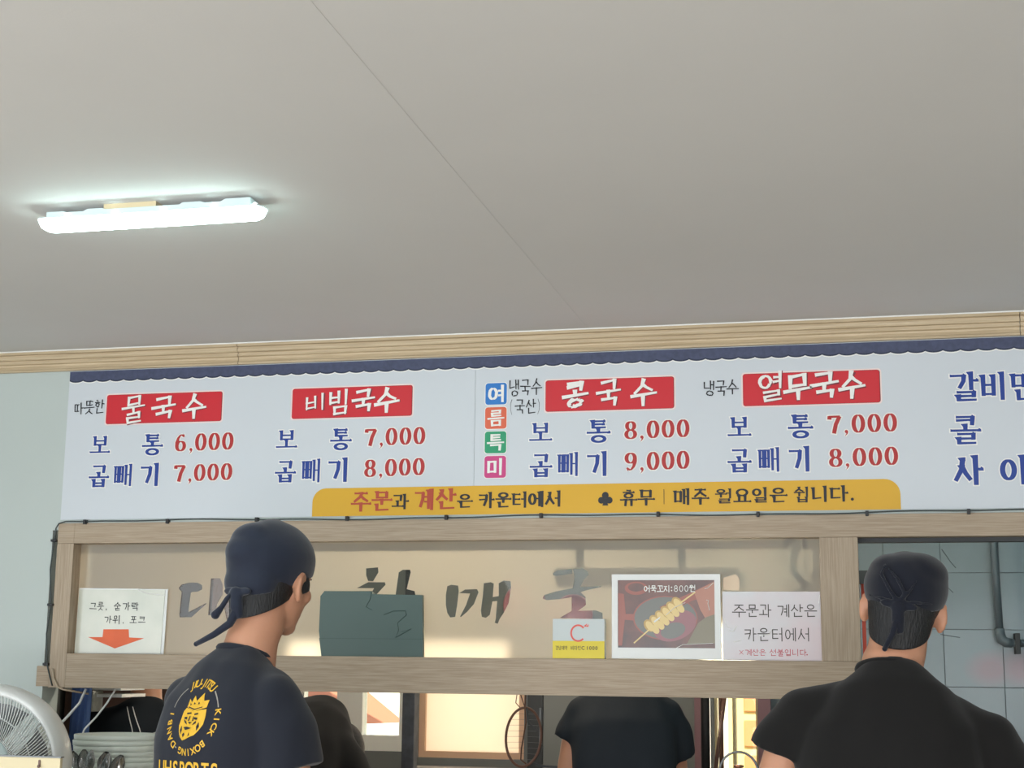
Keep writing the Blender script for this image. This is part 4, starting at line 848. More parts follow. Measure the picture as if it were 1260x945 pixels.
# ================================================================== KITCHEN BEHIND THE HATCH
KY = 2.2
WA = (-2.62, -2.095, 1.085, 1.58); WB = (-2.03, -1.535, 1.062, 1.58); WC = (-0.69, -0.50, 0.10, 1.58)
bm = bmesh.new()
for a, b in ((-3.4, WA[0]), (WA[1], WB[0]), (WB[1], WC[0]), (WC[1], -0.455)): bx(bm, a, b, KY, KY + 0.15, 0, 2.5)
for W_ in (WA, WB, WC): bx(bm, W_[0], W_[1], KY, KY + 0.15, 0, W_[2]); bx(bm, W_[0], W_[1], KY, KY + 0.15, W_[3], 2.5)
struct('wall_kitchen_back', bm, M_GREY)
kw = struct('wall_kitchen_tiled', box(-0.455, 3.2, KY + 0.012, KY + 0.15, 0, 2.5), M_GROUT)
tile_me = {}
M_TILEP = mat('tile_with_pink_stain', rgb(132, 144, 150), 0.25)
nt = M_TILEP.node_tree; N_ = nt.nodes; L_ = nt.links; p_ = N_['Principled BSDF']
tc = N_.new('ShaderNodeTexCoord'); gr = N_.new('ShaderNodeTexGradient'); gr.gradient_type = 'SPHERICAL'; mp = N_.new('ShaderNodeMapping')
mp.inputs['Location'].default_value = (-0.45, 0, 0.12); mp.inputs['Scale'].default_value = (9, 9, 11); mp.vector_type = 'TEXTURE'
mp.inputs['Scale'].default_value = (0.12, 0.2, 0.09); mp.inputs['Location'].default_value = (0.0, 0, 0.03)
tc.object = None; L_.new(tc.outputs['Object'], mp.inputs['Vector']); L_.new(mp.outputs[0], gr.inputs['Vector'])
rp = N_.new('ShaderNodeValToRGB'); rp.color_ramp.elements[0].color = rgb(132, 144, 150); rp.color_ramp.elements[1].color = rgb(150, 132, 140); rp.color_ramp.elements[1].position = 0.7
L_.new(gr.outputs['Fac'], rp.inputs['Fac']); L_.new(rp.outputs['Color'], p_.inputs['Base Color'])
ts = 0.2385
tb = box(-ts / 2 + 0.0013, ts / 2 - 0.0013, -0.0010, 0.006, -ts / 2 + 0.0013, ts / 2 - 0.0013, 0.0006)
base = obj('tile', tb, M_TILE, kw); stain = None; k = 0
for i in range(6):
    for q in range(7):
        o = base if k == 0 else base.copy()
        if k: C.objects.link(o)
        o.location = (0.521 - 2.5 * ts + i * ts, KY + 0.006 + 0.0004 * math.sin(i * 3.1 + q * 1.7), 1.407 - 2.5 * ts + q * ts); k += 1
        if q == 3 and i in (2, 3):
            o.data = base.data.copy(); o.data.materials[0] = M_TILEP; 
            o.data.transform(Matrix.Translation((-0.07 if i == 2 else 0.05, 0, 0.075))); o.location.x += 0.07 if i == 2 else -0.05; o.location.z -= 0.075
            tag(o, 'grey tile with a faint pink smear under the pipe')
bm = bmesh.new()
for P in ([(0.29, 1.985), (0.325, 1.93), (0.345, 1.905)], [(0.232, 1.86), (0.236, 1.835), (0.29, 1.842), (0.33, 1.80)], [(0.232, 1.842), (0.228, 1.828)], [(0.29, 1.842), (0.296, 1.855)], [(0.645, 1.99), (0.632, 1.90)], [(0.635, 1.79), (0.67, 1.82)], [(0.27, 1.625), (0.35, 1.612)]):
    for a, b in zip(P[:-1], P[1:]): tube(bm, [(a[0], KY + 0.0045, a[1]), (b[0], KY + 0.0045, b[1])], 0.0016, 4)
o = obj('tile_crack', bm, M_CRACK, kw); o['kind'] = 'stuff'
struct('wall_kitchen_side', box(-3.5, -3.4, 0.1, KY + 0.15, 0, 2.5), M_GREY)
struct('ceiling_kitchen', box(-3.5, 3.3, 0.1, KY + 0.15, 2.5, 2.6), M_GREY)
# windows
def win(name, W_, pane_m, bars, fm, fw=0.03):
    t = thing(name, None, None, (W_[0], KY, W_[2])); t['kind'] = 'structure'; inv = Matrix.Translation(-Vector((W_[0], KY, W_[2])))
    bm = bmesh.new(); a, b, c_, d = W_
    for q in ((a, a + fw, c_, d), (b - fw, b, c_, d), (a + fw, b - fw, c_, c_ + fw), (a + fw, b - fw, d - fw, d)): bx(bm, q[0], q[1], KY + 0.02, KY + 0.07, q[2], q[3])
    o = obj('window_frame', bm, fm, t); setinv(o, inv)
    for (u0, u1, v0, v1) in bars:
        o = obj('frame_bar', box(u0, u1, KY + 0.01, KY + 0.08, v0, v1, 0.002), fm, t); setinv(o, inv)
    o = obj('pane', box(a + fw * 0.5, b - fw * 0.5, KY + 0.042, KY + 0.046, c_ + fw * 0.5, d - fw * 0.5), pane_m, t); setinv(o, inv)
win('window_1', WA, M_GLASS, [(-2.425, -2.30, 1.115, 1.55), (-2.30, -2.095, 1.085, 1.155)], M_WHITE, 0.03)
win('window_2', WB, M_BACKLIT, [], mat('peach_frame_paint', rgb(214, 178, 150), 0.5), 0.028)
win('window_3', WC, M_GLASS, [(-0.612, -0.598, 0.13, 1.55)], mat('cream_frame_paint', rgb(236, 218, 170), 0.5), 0.012)
o = struct('trim_3', box(-0.772, -0.72, KY - 0.03, KY, 0, 2.1), M_MAUVE); o = struct('trim_4', box(-0.500, -0.445, KY - 0.03, KY, 0, 2.1), M_MAUVE)
# yard
struct('yard_ground', box(-8, 6, KY + 0.15, 7.5, -0.1, 0.0), M_YARD)
yw = struct('yard_wall', box(-8, 6, 4.6, 4.8, 0, 3.2), M_CREAMW)
obj('plaster_panel', box(-1.45, -0.35, 4.592, 4.61, 0, 2.6), mat('yellow_plaster', rgb(250, 222, 150), 0.8), yw)
# blocks set proud in the plaster, seen through the narrow window
for k, (x_, z_, w_, h_) in enumerate([(-1.02, 1.27, 0.10, 0.075), (-1.03, 0.98, 0.13, 0.09), (-1.20, 1.30, 0.07, 0.08), (-0.70, 1.30, 0.12, 0.15), (-0.70, 1.10, 0.12, 0.15), (-0.70, 0.90, 0.12, 0.15), (-0.70, 1.50, 0.12, 0.15), (-1.2, 1.05, 0.08, 0.09), (-1.0, 1.6, 0.1, 0.08)]):
    o = obj('brick', box(x_ - w_ / 2, x_ + w_ / 2, 4.578, 4.62, z_ - h_ / 2, z_ + h_ / 2, 0.004), M_BRICK, yw)
o = obj('drain_pipe', bmesh.new(), M_CREAMW); bm = bmesh.new(); tube(bm, [(-0.88, 4.5, 0.0), (-0.88, 4.5, 3.1)], 0.035, 16); bm.to_mesh(o.data); bm.free(); tag(o, 'pale sunlit drain pipe on the yard wall seen through narrow window', 'pipe'); shift(o, (-0.88, 4.5, 0))
# brown awning seen out of the left window
t, put, inv = at('brown_parasol', 'brown and mauve parasol cloth outside the left kitchen window', 'parasol', -3.15, 3.6, 0)
bm = bmesh.new(); tube(bm, [(-3.15, 3.6, 0), (-3.15, 3.6, 1.62)], 0.02, 12); put('pole', bm, M_DSTEEL)
bm = bmesh.new(); ap = bm.verts.new((-3.15, 3.6, 1.62)); rr = [bm.verts.new((-3.15 + 0.62 * math.cos(math.radians(a)), 3.6 + 0.62 * math.sin(math.radians(a)), 1.16)) for a in range(0, 360, 45)]
for k in range(8): f = bm.faces.new((ap, rr[k], rr[(k + 1) % 8])); f.material_index = k % 2
put('canopy', bm, [mat('brown_awning_cloth', rgb(186, 116, 88), 0.8), mat('mauve_awning_cloth', rgb(178, 150, 176), 0.8)])
# pink basins hanging on the kitchen back wall, seen through the letters
for x_, z_, r_, lb in ((-1.52, 1.74, 0.10, 'pink plastic basin hanging behind the middle clear letter of the pane'), (-1.30, 1.70, 0.09, 'pink plastic basin hanging behind the clear letter above the vitamin carton'), (-2.86, 1.60, 0.05, 'small pink dish hanging behind the leftmost clear letter')):
    o = obj('pink_basin', bmesh.new(), mat('pink_plastic', rgb(156, 106, 112), 0.5), None, True); bm = bmesh.new(); lathe(bm, [(r_ * 0.6, 0), (r_ * 0.65, 0.005), (r_ * 0.95, 0.07), (r_, 0.075), (r_ * 0.98, 0.078), (r_ * 0.9, 0.07), (r_ * 0.58, 0.01)], 28)
    bmesh.ops.transform(bm, matrix=Matrix.Translation((0, 0, 0)) @ Matrix.Rotation(math.radians(90), 4, 'X'), verts=bm.verts); bm.to_mesh(o.data); bm.free(); o.data.polygons.foreach_set('use_smooth', [True] * len(o.data.polygons)); o.location = (x_, KY - 0.002, z_); tag(o, lb, 'basin')
# dark post
o = obj('dark_post', box(-1.722, -1.674, 0.98, 1.03, 0.0, 2.5, 0.003), mat('mottled_dark_paint', rgb(74, 76, 82), 0.5, noise=0.4, nscale=30)); tag(o, 'dark mottled post between the two bright kitchen windows', 'post'); shift(o, (-1.698, 1.0, 0))
# tall dark fridge like unit
t, put, inv = at('dark_cabinet', 'tall dark grey kitchen cabinet left of the bending man', 'cabinet', -1.3, 1.9, 0)
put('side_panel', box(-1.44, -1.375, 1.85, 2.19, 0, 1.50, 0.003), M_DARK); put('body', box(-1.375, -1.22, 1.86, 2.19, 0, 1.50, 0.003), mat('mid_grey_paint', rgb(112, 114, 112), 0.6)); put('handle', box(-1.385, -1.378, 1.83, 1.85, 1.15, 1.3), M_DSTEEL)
# grey bench under the window
o = obj('kitchen_bench', box(-2.05, -1.46, 2.02, 2.18, 0, 1.03, 0.003), mat('bench_grey', rgb(98, 97, 96), 0.7)); tag(o, 'grey kitchen bench below the cream backlit window', 'bench'); shift(o, (-1.75, 1.95, 0))
# dark range pipes and pole
for x_, r_, lb, m in ((-0.705, 0.020, 'dark vertical flue pipe left of the narrow bright window', M_CLIP), (-0.64, 0.010, 'thin brown upright pole just left of the narrow bright window', M_WOODD)):
    bm = bmesh.new(); tube(bm, [(x_, 2.0, 0.0), (x_, 2.0, 2.45)], r_, 12); o = obj('flue_pipe' if r_ > 0.015 else 'wooden_pole', bm, m, None, True); tag(o, lb, 'pipe' if r_ > 0.015 else 'pole'); shift(o, (x_, 2.0, 0))
bm = bmesh.new(); tube(bm, [(-0.595, 1.0, 0.90), (-0.535, 1.12, 1.40)], [0.008, 0.007], 10); o = obj('mop_handle', bm, M_WOODD, None, True); tag(o, 'brown handle leaning diagonally before the narrow bright window', 'handle'); shift(o, (-0.595, 1.0, 0.90))
t_st, put, inv = at('gas_range', 'low dark gas range carrying the kettle', 'stove', -0.45, 0.72, 0)
put('body', box(-0.585, 0.6, 0.50, 1.15, 0, 0.88, 0.004), M_DARK); put('grate', box(-0.58, -0.3, 0.56, 0.86, 0.88, 0.90), M_CLIP)
# kettle
kx, ky_, kz = -0.452, 0.66, 0.90
ket = thing('kettle', 'round steel kettle with arched handle below the narrow bright window', 'kettle', (kx, ky_, kz))
bm = bmesh.new(); lathe(bm, [(0.07, 0), (0.085, 0.01), (0.093, 0.08), (0.085, 0.16), (0.062, 0.205), (0.058, 0.21)], 32); obj('body', bm, mat('copper_brown_metal', rgb(170, 120, 96), 0.35, metal=0.7), ket, True)
bm = bmesh.new(); lathe(bm, [(0.061, 0.21), (0.062, 0.216), (0.04, 0.226), (0.012, 0.232), (0.006, 0.238), (0.007, 0.250), (0.017, 0.254), (0.017, 0.260), (0.004, 0.262)], 28); obj('lid', bm, mat('copper_brown_metal', rgb(170, 120, 96), 0.35), ket, True)
bm = bmesh.new(); tube(bm, [(0.066 * math.cos(math.radians(a)), 0, 0.215 + 0.088 * max(0, math.sin(math.radians(a))) ** 0.8) for a in range(0, 181, 12)], 0.0042, 10); obj('handle', bm, M_DSTEEL, ket, True)
bm = bmesh.new(); tube(bm, [(-0.08, 0, 0.07), (-0.12, 0, 0.12), (-0.145, 0, 0.18)], [0.02, 0.015, 0.011], 12); obj('spout', bm, mat('copper_brown_metal', rgb(170, 120, 96), 0.35), ket, True)
# hanging noodle strainer
hy = 0.25
bm = bmesh.new(); cx_, cz_ = -1.090, 1.255
t, put, inv = at('noodle_strainer', 'oval wire noodle strainer hanging from the beam before the cream window', 'strainer', cx_, hy, 1.17)
tube(bm, [(cx_ + 0.057 * math.cos(a), hy + 0.02 * math.sin(a), cz_ + 0.090 * math.sin(a)) for a in [2 * math.pi * k / 36 for k in range(37)]], 0.0042, 8, caps=False); put('hoop', bm, M_WOODD, None, True)
bm = bmesh.new()
tube(bm, [(cx_ - 0.022, hy, 1.39), (cx_ - 0.026, hy, 1.36), (cx_ - 0.010, hy, 1.343)], 0.0016, 6); tube(bm, [(cx_ - 0.012, hy, 1.39), (cx_ + 0.004, hy, 1.345)], 0.0016, 6)
tube(bm, [(cx_ + 0.006, hy, 1.39), (cx_ + 0.004, hy, 1.345), (cx_ + 0.008, hy, 1.30), (cx_ - 0.006, hy, 1.22), (cx_ - 0.008, hy, 1.185), (cx_ + 0.01, hy, 1.172)], 0.0024, 6); put('hanging_wire', bm, M_WOODD)
bm = bmesh.new(); tube(bm, [(cx_ + 0.01, hy, 1.345), (cx_ + 0.015, hy, 1.30), (cx_ + 0.05, hy, 1.27)], 0.003, 6)
tube(bm, [(cx_ + 0.02, hy, 1.18), (cx_ + 0.05, hy, 1.168), (cx_ + 0.11, hy, 1.165)], 0.004, 6); put('wire_handle', bm, M_DARK)
bm = bmesh.new()
for k in range(-4, 5):
    s = k / 5; w_ = 0.055 * math.sqrt(1 - s * s); tube(bm, [(cx_ - w_, hy + 0.006, cz_ + 0.088 * s), (cx_, hy + 0.03, cz_ + 0.088 * s), (cx_ + w_, hy + 0.006, cz_ + 0.088 * s)], 0.0004, 4)
o = put('mesh', bm, M_DSTEEL); o['kind'] = 'stuff'
# gas pipe on the tiled wall
t, put, inv = at('gas_pipe', 'grey gas pipe bending right on the tiled wall at the right edge', 'pipe', 0.52, 2.14, 1.6)
yy = 2.13
bm = bmesh.new(); tube(bm, [(0.494, yy, 2.45), (0.500, yy, 1.9), (0.506, yy, 1.64)], 0.0155, 16); put('upright', bm, M_PIPE, None, True)
bm = bmesh.new(); tube(bm, [(0.506, yy, 1.65), (0.506, yy, 1.625), (0.512, yy, 1.603), (0.530, yy, 1.592), (0.553, yy, 1.589)], [0.019, 0.021, 0.022, 0.021, 0.019], 18); put('elbow', bm, M_PIPE, None, True)
bm = bmesh.new(); tube(bm, [(0.55, yy, 1.589), (1.9, yy, 1.583)], 0.0155, 16); put('run', bm, M_PIPE, None, True)
put('bracket', box(0.563, 0.583, yy - 0.03, 2.192, 1.545, 1.630, 0.003), M_DARK)
o = obj('wall_box', box(0.530, 0.70, 2.02, 2.19, 1.02, 1.165, 0.004), M_DARK); tag(o, 'dark grey box on the tiled wall at lower right corner', 'box'); shift(o, (0.6, 2.1, 1.02))
# rail, red slats behind the right man
t, put, inv = at('striped_cloth_rack', 'dark rail with red striped cloth between mullion and right man', 'rack', -0.13, 1.5, 0)
put('rail', box(-0.26, 0.02, 1.47, 1.53, 1.80, 1.85), M_DARK); bm = bmesh.new(); bx(bm, -0.255, -0.225, 1.48, 1.52, 0, 1.80); put('post', bm, M_DARK)
for k in range(8):
    put('stripe', box(-0.20 + k * 0.022, -0.186 + k * 0.022, 1.49 + 0.006 * (k % 2), 1.51 + 0.006 * (k % 2), 1.25, 1.80), M_REDC if k % 2 else mat('pale_stripe_cloth', rgb(206, 160, 146), 0.8))
# blurred things right behind the frosted film
t, put, inv = at('utensil_rail', 'grey utensil rail seen blurred behind the frosted pane above the photo', 'rail', -0.7, 0.13, 1.78)
put('bar', box(-0.975, -0.47, 0.115, 0.150, 1.780, 1.815, 0.004), M_DARK); put('hanger', box(-0.915, -0.900, 0.12, 0.14, 1.81, 2.5), M_DARK); put('upright_strip', box(-0.605, -0.590, 0.09, 0.10, 1.77, 2.5), M_DARK)
t, put, inv = at('hanging_cable_loop', 'dark looped cable seen blurred behind the pane near the mullion', 'loop', -0.2, 0.09, 1.7)
bm = bmesh.new(); tube(bm, [(-0.205 + 0.058 * math.cos(a), 0.074, 1.80 + 0.062 * math.sin(a)) for a in [math.radians(k) for k in range(100, 300, 12)]] + [(-0.178, 0.074, 1.74), (-0.19, 0.074, 1.735)], 0.007, 10); put('loop', bm, M_CLIP, None, True)
bm = bmesh.new(); tube(bm, [(-0.20, 0.074, 1.87), (-0.195, 0.074, 1.80), (-0.20, 0.074, 1.735), (-0.205, 0.074, 1.70)], 0.0065, 10); tube(bm, [(-0.255, 0.074, 1.713), (-0.225, 0.074, 1.73), (-0.185, 0.074, 1.74), (-0.17, 0.074, 1.745)], 0.009, 10); put('stem', bm, M_CLIP, None, True)
# shelf with white towel roll, brown cabinet, blue apron at the far left
t, put, inv = at('brown_cabinet', 'brown kitchen cabinet behind the person in black with piping', 'cabinet', -3.0, 1.6, 0)
put('body', box(-3.38, -2.72, 1.45, 1.95, 0, 1.9, 0.004), M_BROWN); put('door', box(-3.34, -2.76, 1.43, 1.45, 0.1, 1.85, 0.003), M_BROWN); put('handle', box(-2.83, -2.815, 1.41, 1.43, 1.15, 1.3), M_DSTEEL)
t, put, inv = at('white_shelf', 'white double shelf at the upper left behind the hatch', 'shelf', -2.70, 0.5, 1.35)
put('board', box(-2.80, -2.58, 0.42, 0.60, 1.374, 1.388, 0.002), M_WPLAST); put('board', box(-2.70, -2.575, 0.42, 0.60, 1.350, 1.362, 0.002), M_WPLAST); put('bracket', box(-2.80, -2.785, 0.42, 0.60, 1.388, 2.0), M_WPLAST)
o = obj('paper_towel', box(-2.705, -2.672, 0.40, 0.47, 1.30, 1.372, 0.006), mat('crumpled_paper', rgb(196, 196, 188), 0.8, noise=0.25, nscale=40, bump=0.5, bscale=40)); tag(o, 'crumpled white paper towel hanging from the white shelf', 'towel'); shift(o, (-2.69, 0.43, 1.30))
bm = bmesh.new(); Rw = []
for i in range(25):
    u = i / 24; Rw.append([bm.verts.new((-2.672 + 0.075 * u + 0.003 * math.sin(v * 9), 0.24 + 0.012 * math.sin(u * 19 + v * 2.5) * (0.4 + v), 1.45 - 0.47 * v)) for v in [q / 12 for q in range(13)]])
for A, B in zip(Rw[:-1], Rw[1:]):
    for q in range(12): bm.faces.new((A[q], A[q + 1], B[q + 1], B[q]))
bmesh.ops.solidify(bm, geom=bm.faces[:], thickness=0.003)
o = obj('blue_apron', bm, M_BLUEC, None, True); tag(o, 'folded blue cloth hanging behind the fan under the frame corner', 'cloth'); shift(o, (-2.63, 0.24, 1.45))
o = struct('trim_5', box(-2.80, -2.70, 0.10, 0.20, 0.0, 2.5), M_DARK)
bm = bmesh.new(); ell(bm, (-1.25, 0.95, 2.39), (0.045, 0.045, 0.05)); tube(bm, [(-1.25, 0.95, 2.42), (-1.25, 0.95, 2.5)], 0.02, 10)
o = obj('added_kitchen_bulb', bm, mat('warm_fill_bulb', rgb(255, 230, 190), 0.4, emis=(1, 0.75, 0.45, 1), estr=8), None, True); tag(o, 'added warm fill bulb on the kitchen ceiling, unseen above the hatch', 'ceiling light'); shift(o, (-1.25, 0.95, 2.5))  # unseen bulb, added as a body for the warm fill lamp
# strip light added out of view to brighten the kitchen
t, put, inv = at('kitchen_fill_strip', 'added white strip light on the kitchen ceiling, unseen above the hatch', 'ceiling light', 0.6, 1.0, 2.44)
put('housing', box(0.1, 1.1, 0.95, 1.05, 2.47, 2.50), M_LAMPW); put('diffuser', box(0.1, 1.1, 0.96, 1.04, 2.445, 2.47), M_TUBE)

# ================================================================== PEOPLE
def Rm(z=0, x=0, y=0): return (Matrix.Rotation(math.radians(z), 4, 'Z') @ Matrix.Rotation(math.radians(y), 4, 'Y') @ Matrix.Rotation(math.radians(x), 4, 'X'))
def head_parts(bm, HM, ear=True, jaw=1.0):
    """skull, face, nose, lips, ears in head space (faces +y), placed by HM"""
    b = bmesh.new()
    ell(b, (0, -0.014, 0.030), (0.0775, 0.098, 0.092), seg=28, ring=18)
    ell(b, (0, 0.022, -0.030), (0.066, 0.066, 0.078), seg=24, ring=16)
    ell(b, (0, 0.030, -0.066), (0.050 * jaw, 0.054, 0.046), seg=20, ring=12)
    ell(b, (0, 0.062, -0.094), (0.026, 0.022, 0.020), seg=14, ring=10)         # chin
    ell(b, (0, 0.066, 0.022), (0.056, 0.024, 0.016), seg=16, ring=10)          # brow
    for s in (-1, 1): ell(b, (s * 0.040, 0.060, -0.022), (0.025, 0.022, 0.022), seg=14, ring=10)   # cheekbones
    tube(b, [(0, 0.080, 0.012), (0, 0.094, -0.012), (0, 0.106, -0.030)], [0.008, 0.010, 0.013], 12); ell(b, (0, 0.100, -0.034), (0.018, 0.014, 0.010), seg=14, ring=10)
    ell(b, (0, 0.087, -0.057), (0.023, 0.010, 0.0055), seg=14, ring=8); ell(b, (0, 0.086, -0.067), (0.020, 0.010, 0.0065), seg=14, ring=8)
    if ear:
        for s in (-1, 1):
            E_ = Matrix.Translation((s * 0.083, 0.002, -0.010)) @ Matrix.Rotation(s * math.radians(24), 4, 'Z') @ Matrix.Rotation(math.radians(-8), 4, 'X')
            q = bmesh.new(); pts = [(0, 0.017 * math.cos(a) - 0.002 * (1 - math.sin(a)), 0.030 * math.sin(a)) for a in [math.radians(k) for k in range(-150, 151, 20)]]
            tube(q, [(s * 0.005, -0.0165 * math.cos(math.radians(k)), 0.029 * math.sin(math.radians(k))) for k in range(-150, 151, 20)], 0.0058, 8)
            ell(q, (s * -0.003, 0.0, 0.0), (0.0085, 0.017, 0.029), seg=14, ring=10); ell(q, (s * 0.001, 0.005, -0.029), (0.008, 0.010, 0.011), seg=10, ring=8)
            bmesh.ops.transform(q, matrix=E_, verts=q.verts); me_ = bpy.data.meshes.new('t'); q.to_mesh(me_); q.free(); b.from_mesh(me_); bpy.data.meshes.remove(me_)
    bmesh.ops.transform(b, matrix=HM, verts=b.verts); me_ = bpy.data.meshes.new('t'); b.to_mesh(me_); b.free(); bm.from_mesh(me_); bpy.data.meshes.remove(me_)
def hand(bm, wrist, d, palm_n, side):
    """palm, four curled fingers of different lengths, thumb; d = direction of the fingers, palm_n = side the palm faces"""
    d = Vector(d).normalized(); nrm = Vector(palm_n); nrm = (nrm - d * nrm.dot(d)).normalized(); lat = d.cross(nrm) * side; w_ = Vector(wrist)
    M_ = Matrix((lat, d, nrm)).transposed()
    ell(bm, w_ + d * 0.045, (0.040, 0.052, 0.016), rot=M_, seg=14, ring=10)
    for k, (o_, L) in enumerate(((-0.029, 0.062), (-0.010, 0.075), (0.010, 0.071), (0.029, 0.055))):
        b0 = w_ + d * 0.075 + lat * o_; p = [b0]; ang = 0.25
        for q in range(3):
            ang += 0.38; p.append(p[-1] + (d * math.cos(ang) + nrm * math.sin(ang)) * (L / 3)); 
        limb(bm, p, [0.0095, 0.0088, 0.0080, 0.0070], 8)
    t0 = w_ + d * 0.02 - lat * 0.034
    limb(bm, [t0, t0 + d * 0.028 - lat * 0.020 + nrm * 0.008, t0 + d * 0.056 - lat * 0.024 + nrm * 0.018], [0.0115, 0.0100, 0.0085], 8)
def person(name, label, loc, rz, spine, sh, arms, hm, cap='tied', shirt=M_SHIRT, capm=M_CAP, voxel=0.0065, piping=False, girth=1.0, sleeve_len=(0.62, 0.62), neckr=0.056, tails=None, hips=(0, 0, 0.92), ear=True):
    """spine: list of (x, y, z, half width, half depth) from pelvis to base of neck, in a frame that faces +y
       arms: per side (shoulder, elbow, wrist); hm: head matrix"""
    root = thing(name, label, 'person', loc, rz)
    nb = Vector(spine[-1][:3]); hc = hm.translation
    nk_top = hm @ Vector((0, -0.024, -0.045)); nk_mid = hm @ Vector((0, -0.026, -0.105))
    # ---- body: one continuous skin
    bm = bmesh.new()
    sweep(bm, [(s[0], s[1], s[2], s[3] * 0.90, s[4] * 0.88) for s in spine], 24)
    limb(bm, [nb - Vector((0, 0, 0.05)), nb.lerp(nk_mid, 0.5), nk_mid, nk_top], [neckr * 1.18, neckr * 1.04, neckr, neckr * 0.98], 20)
    head_parts(bm, hm, ear)
    for s, (a, e, w_) in zip((-1, 1), arms):
        a, e, w_ = Vector(a), Vector(e), Vector(w_)
        limb(bm, [nb.lerp(a, 0.45) - Vector((0, 0, 0.045)), a - Vector((s * 0.014, 0, 0.014)), a.lerp(e, 0.35), a.lerp(e, 0.7), e], [0.040, 0.043, 0.046, 0.044, 0.041], 16)
        limb(bm, [e, e.lerp(w_, 0.3), e.lerp(w_, 0.75), w_], [0.041, 0.042, 0.033, 0.027], 14)
        hand(bm, w_, (w_ - e), (0, 1, 0.2) if abs((w_ - e).normalized().y) < 0.8 else (0, 0.1, -1), -s)
    hx, hy_, hz = hips; feet = []
    for s in (-1, 1):
        hp = Vector((hx + s * 0.092, hy_, hz - 0.03)); kn = Vector((hx + s * 0.105, hy_ * 0.6 + 0.02, 0.50)); an = Vector((s * 0.11 + hx * 0.8, hy_ * 0.3 - 0.01, 0.09)); feet.append(an)
        limb(bm, [hp, hp.lerp(kn, 0.5), kn], [0.085, 0.074, 0.056], 16); limb(bm, [kn, kn.lerp(an, 0.3), an], [0.055, 0.056, 0.036], 14)
        limb(bm, [an, an + Vector((0, 0.09, -0.045)), an + Vector((0, 0.16, -0.055))], [0.036, 0.034, 0.026], 12)
    body = obj('body', remesh(bm, voxel, 5), M_SKIN, root, True)
    # ---- eyes, brows
    for s in (-1, 1):
        b = bmesh.new(); ell(b, hm @ Vector((s * 0.031, 0.0775, 0.000)), (0.0115, 0.0115, 0.0115), seg=14, ring=10); obj('eye', b, M_WHITE, body, True)
        b = bmesh.new(); tube(b, [hm @ Vector(p) for p in ((s * 0.016, 0.091, 0.019), (s * 0.032, 0.088, 0.024), (s * 0.047, 0.077, 0.020))], [0.003, 0.0035, 0.002], 6); obj('eyebrow', b, M_HAIR, body, True)
    # ---- shirt
    bm = bmesh.new(); g = girth
    sp = [(s[0], s[1], s[2], s[3] * g + 0.012, s[4] * g + 0.014) for s in spine[:-1]]
    last = spine[-1]; sp.append((last[0], last[1], last[2] - 0.004, last[3] + 0.006, last[4] + 0.006)); sweep(bm, sp, 32, 2.5)
    for s, (a, e, w_) in zip((-1, 1), arms):
        a, e = Vector(a), Vector(e); en = a.lerp(e, sleeve_len[s > 0])
        inn = nb.lerp(a, 0.5) - Vector((0, 0, 0.045))
        a2 = a - Vector((s * 0.012, 0, 0.012)); tube(bm, [inn, a2, a.lerp(e, 0.25), en], [0.070, 0.066, 0.074, 0.080], 24); ell(bm, a2, (0.066, 0.066, 0.066)); ell(bm, inn, (0.070, 0.070, 0.070))
        limb(bm, [nb - Vector((0, 0.004, 0.045)), nb.lerp(a2, 0.5) - Vector((0, 0.004, 0.030)), a2], [0.052, 0.055, 0.062], 18)   # slope from neck to shoulder
    me_ = remesh(bm, voxel, 22)
    rnd = random.Random(len(name) + int(loc[0] * 100)); ph_ = [rnd.uniform(0, 6.28) for _ in range(6)]
    from mathutils import noise as mn
    cos_ = [0.0] * (3 * len(me_.vertices)); me_.vertices.foreach_get('co', cos_); nrm_ = [0.0] * len(cos_); me_.vertices.foreach_get('normal', nrm_)
    for q in range(0, len(cos_), 3):           # soft cloth folds
        p = Vector(cos_[q:q + 3]); nz_ = mn.noise(Vector((p.x * 6 + ph_[0], p.y * 6, p.z * 2.6 + p.x * 3))) * 0.008 + mn.noise(Vector((p.x * 17, p.y * 17 + ph_[1], p.z * 7 - p.x * 8))) * 0.0035
        for r_ in range(3): cos_[q + r_] += nrm_[q + r_] * nz_
    me_.vertices.foreach_set('co', cos_); me_.update()
    # cut the shirt open at the neck line so it ends cleanly
    shirt_o = obj('t_shirt', me_, shirt, body, True)
    # collar band
    if True:
        nn = ((nk_mid - nb).normalized() + (nb - Vector(spine[-2][:3])).normalized() * 1.6 + Vector((0, 0, 1))).normalized(); nn.x *= 0.4; nn.normalize(); cc = nb - nn * 0.006
        u_ = nn.cross(Vector((0, 1, 0))).normalized() if abs(nn.y) < 0.95 else Vector((1, 0, 0)); v_ = nn.cross(u_)
        b = bmesh.new(); rr_ = neckr * 1.04
        tube(b, [cc + u_ * rr_ * math.cos(a) + v_ * rr_ * 1.02 * math.sin(a) - nn * 0.002 for a in [2 * math.pi * k / 36 for k in range(37)]], 0.0085, 8, caps=False); obj('collar', b, shirt, shirt_o, True)
    # ---- trousers and shoes
    bm = bmesh.new(); sweep(bm, [(hx, hy_, hz - 0.10, 0.165, 0.115), (hx, hy_, hz, 0.168, 0.12), (spine[0][0], spine[0][1], spine[0][2] + 0.06, 0.150, 0.108)], 24)
    for s, an in zip((-1, 1), feet):
        hp = Vector((hx + s * 0.092, hy_, hz - 0.03)); kn = Vector((hx + s * 0.105, hy_ * 0.6 + 0.02, 0.50)); limb(bm, [hp, hp.lerp(kn, 0.5), kn], [0.095, 0.088, 0.075], 16)
        tube(bm, [kn, kn.lerp(an, 0.5), an + Vector((0, 0, 0.01))], [0.075, 0.070, 0.064], 16)
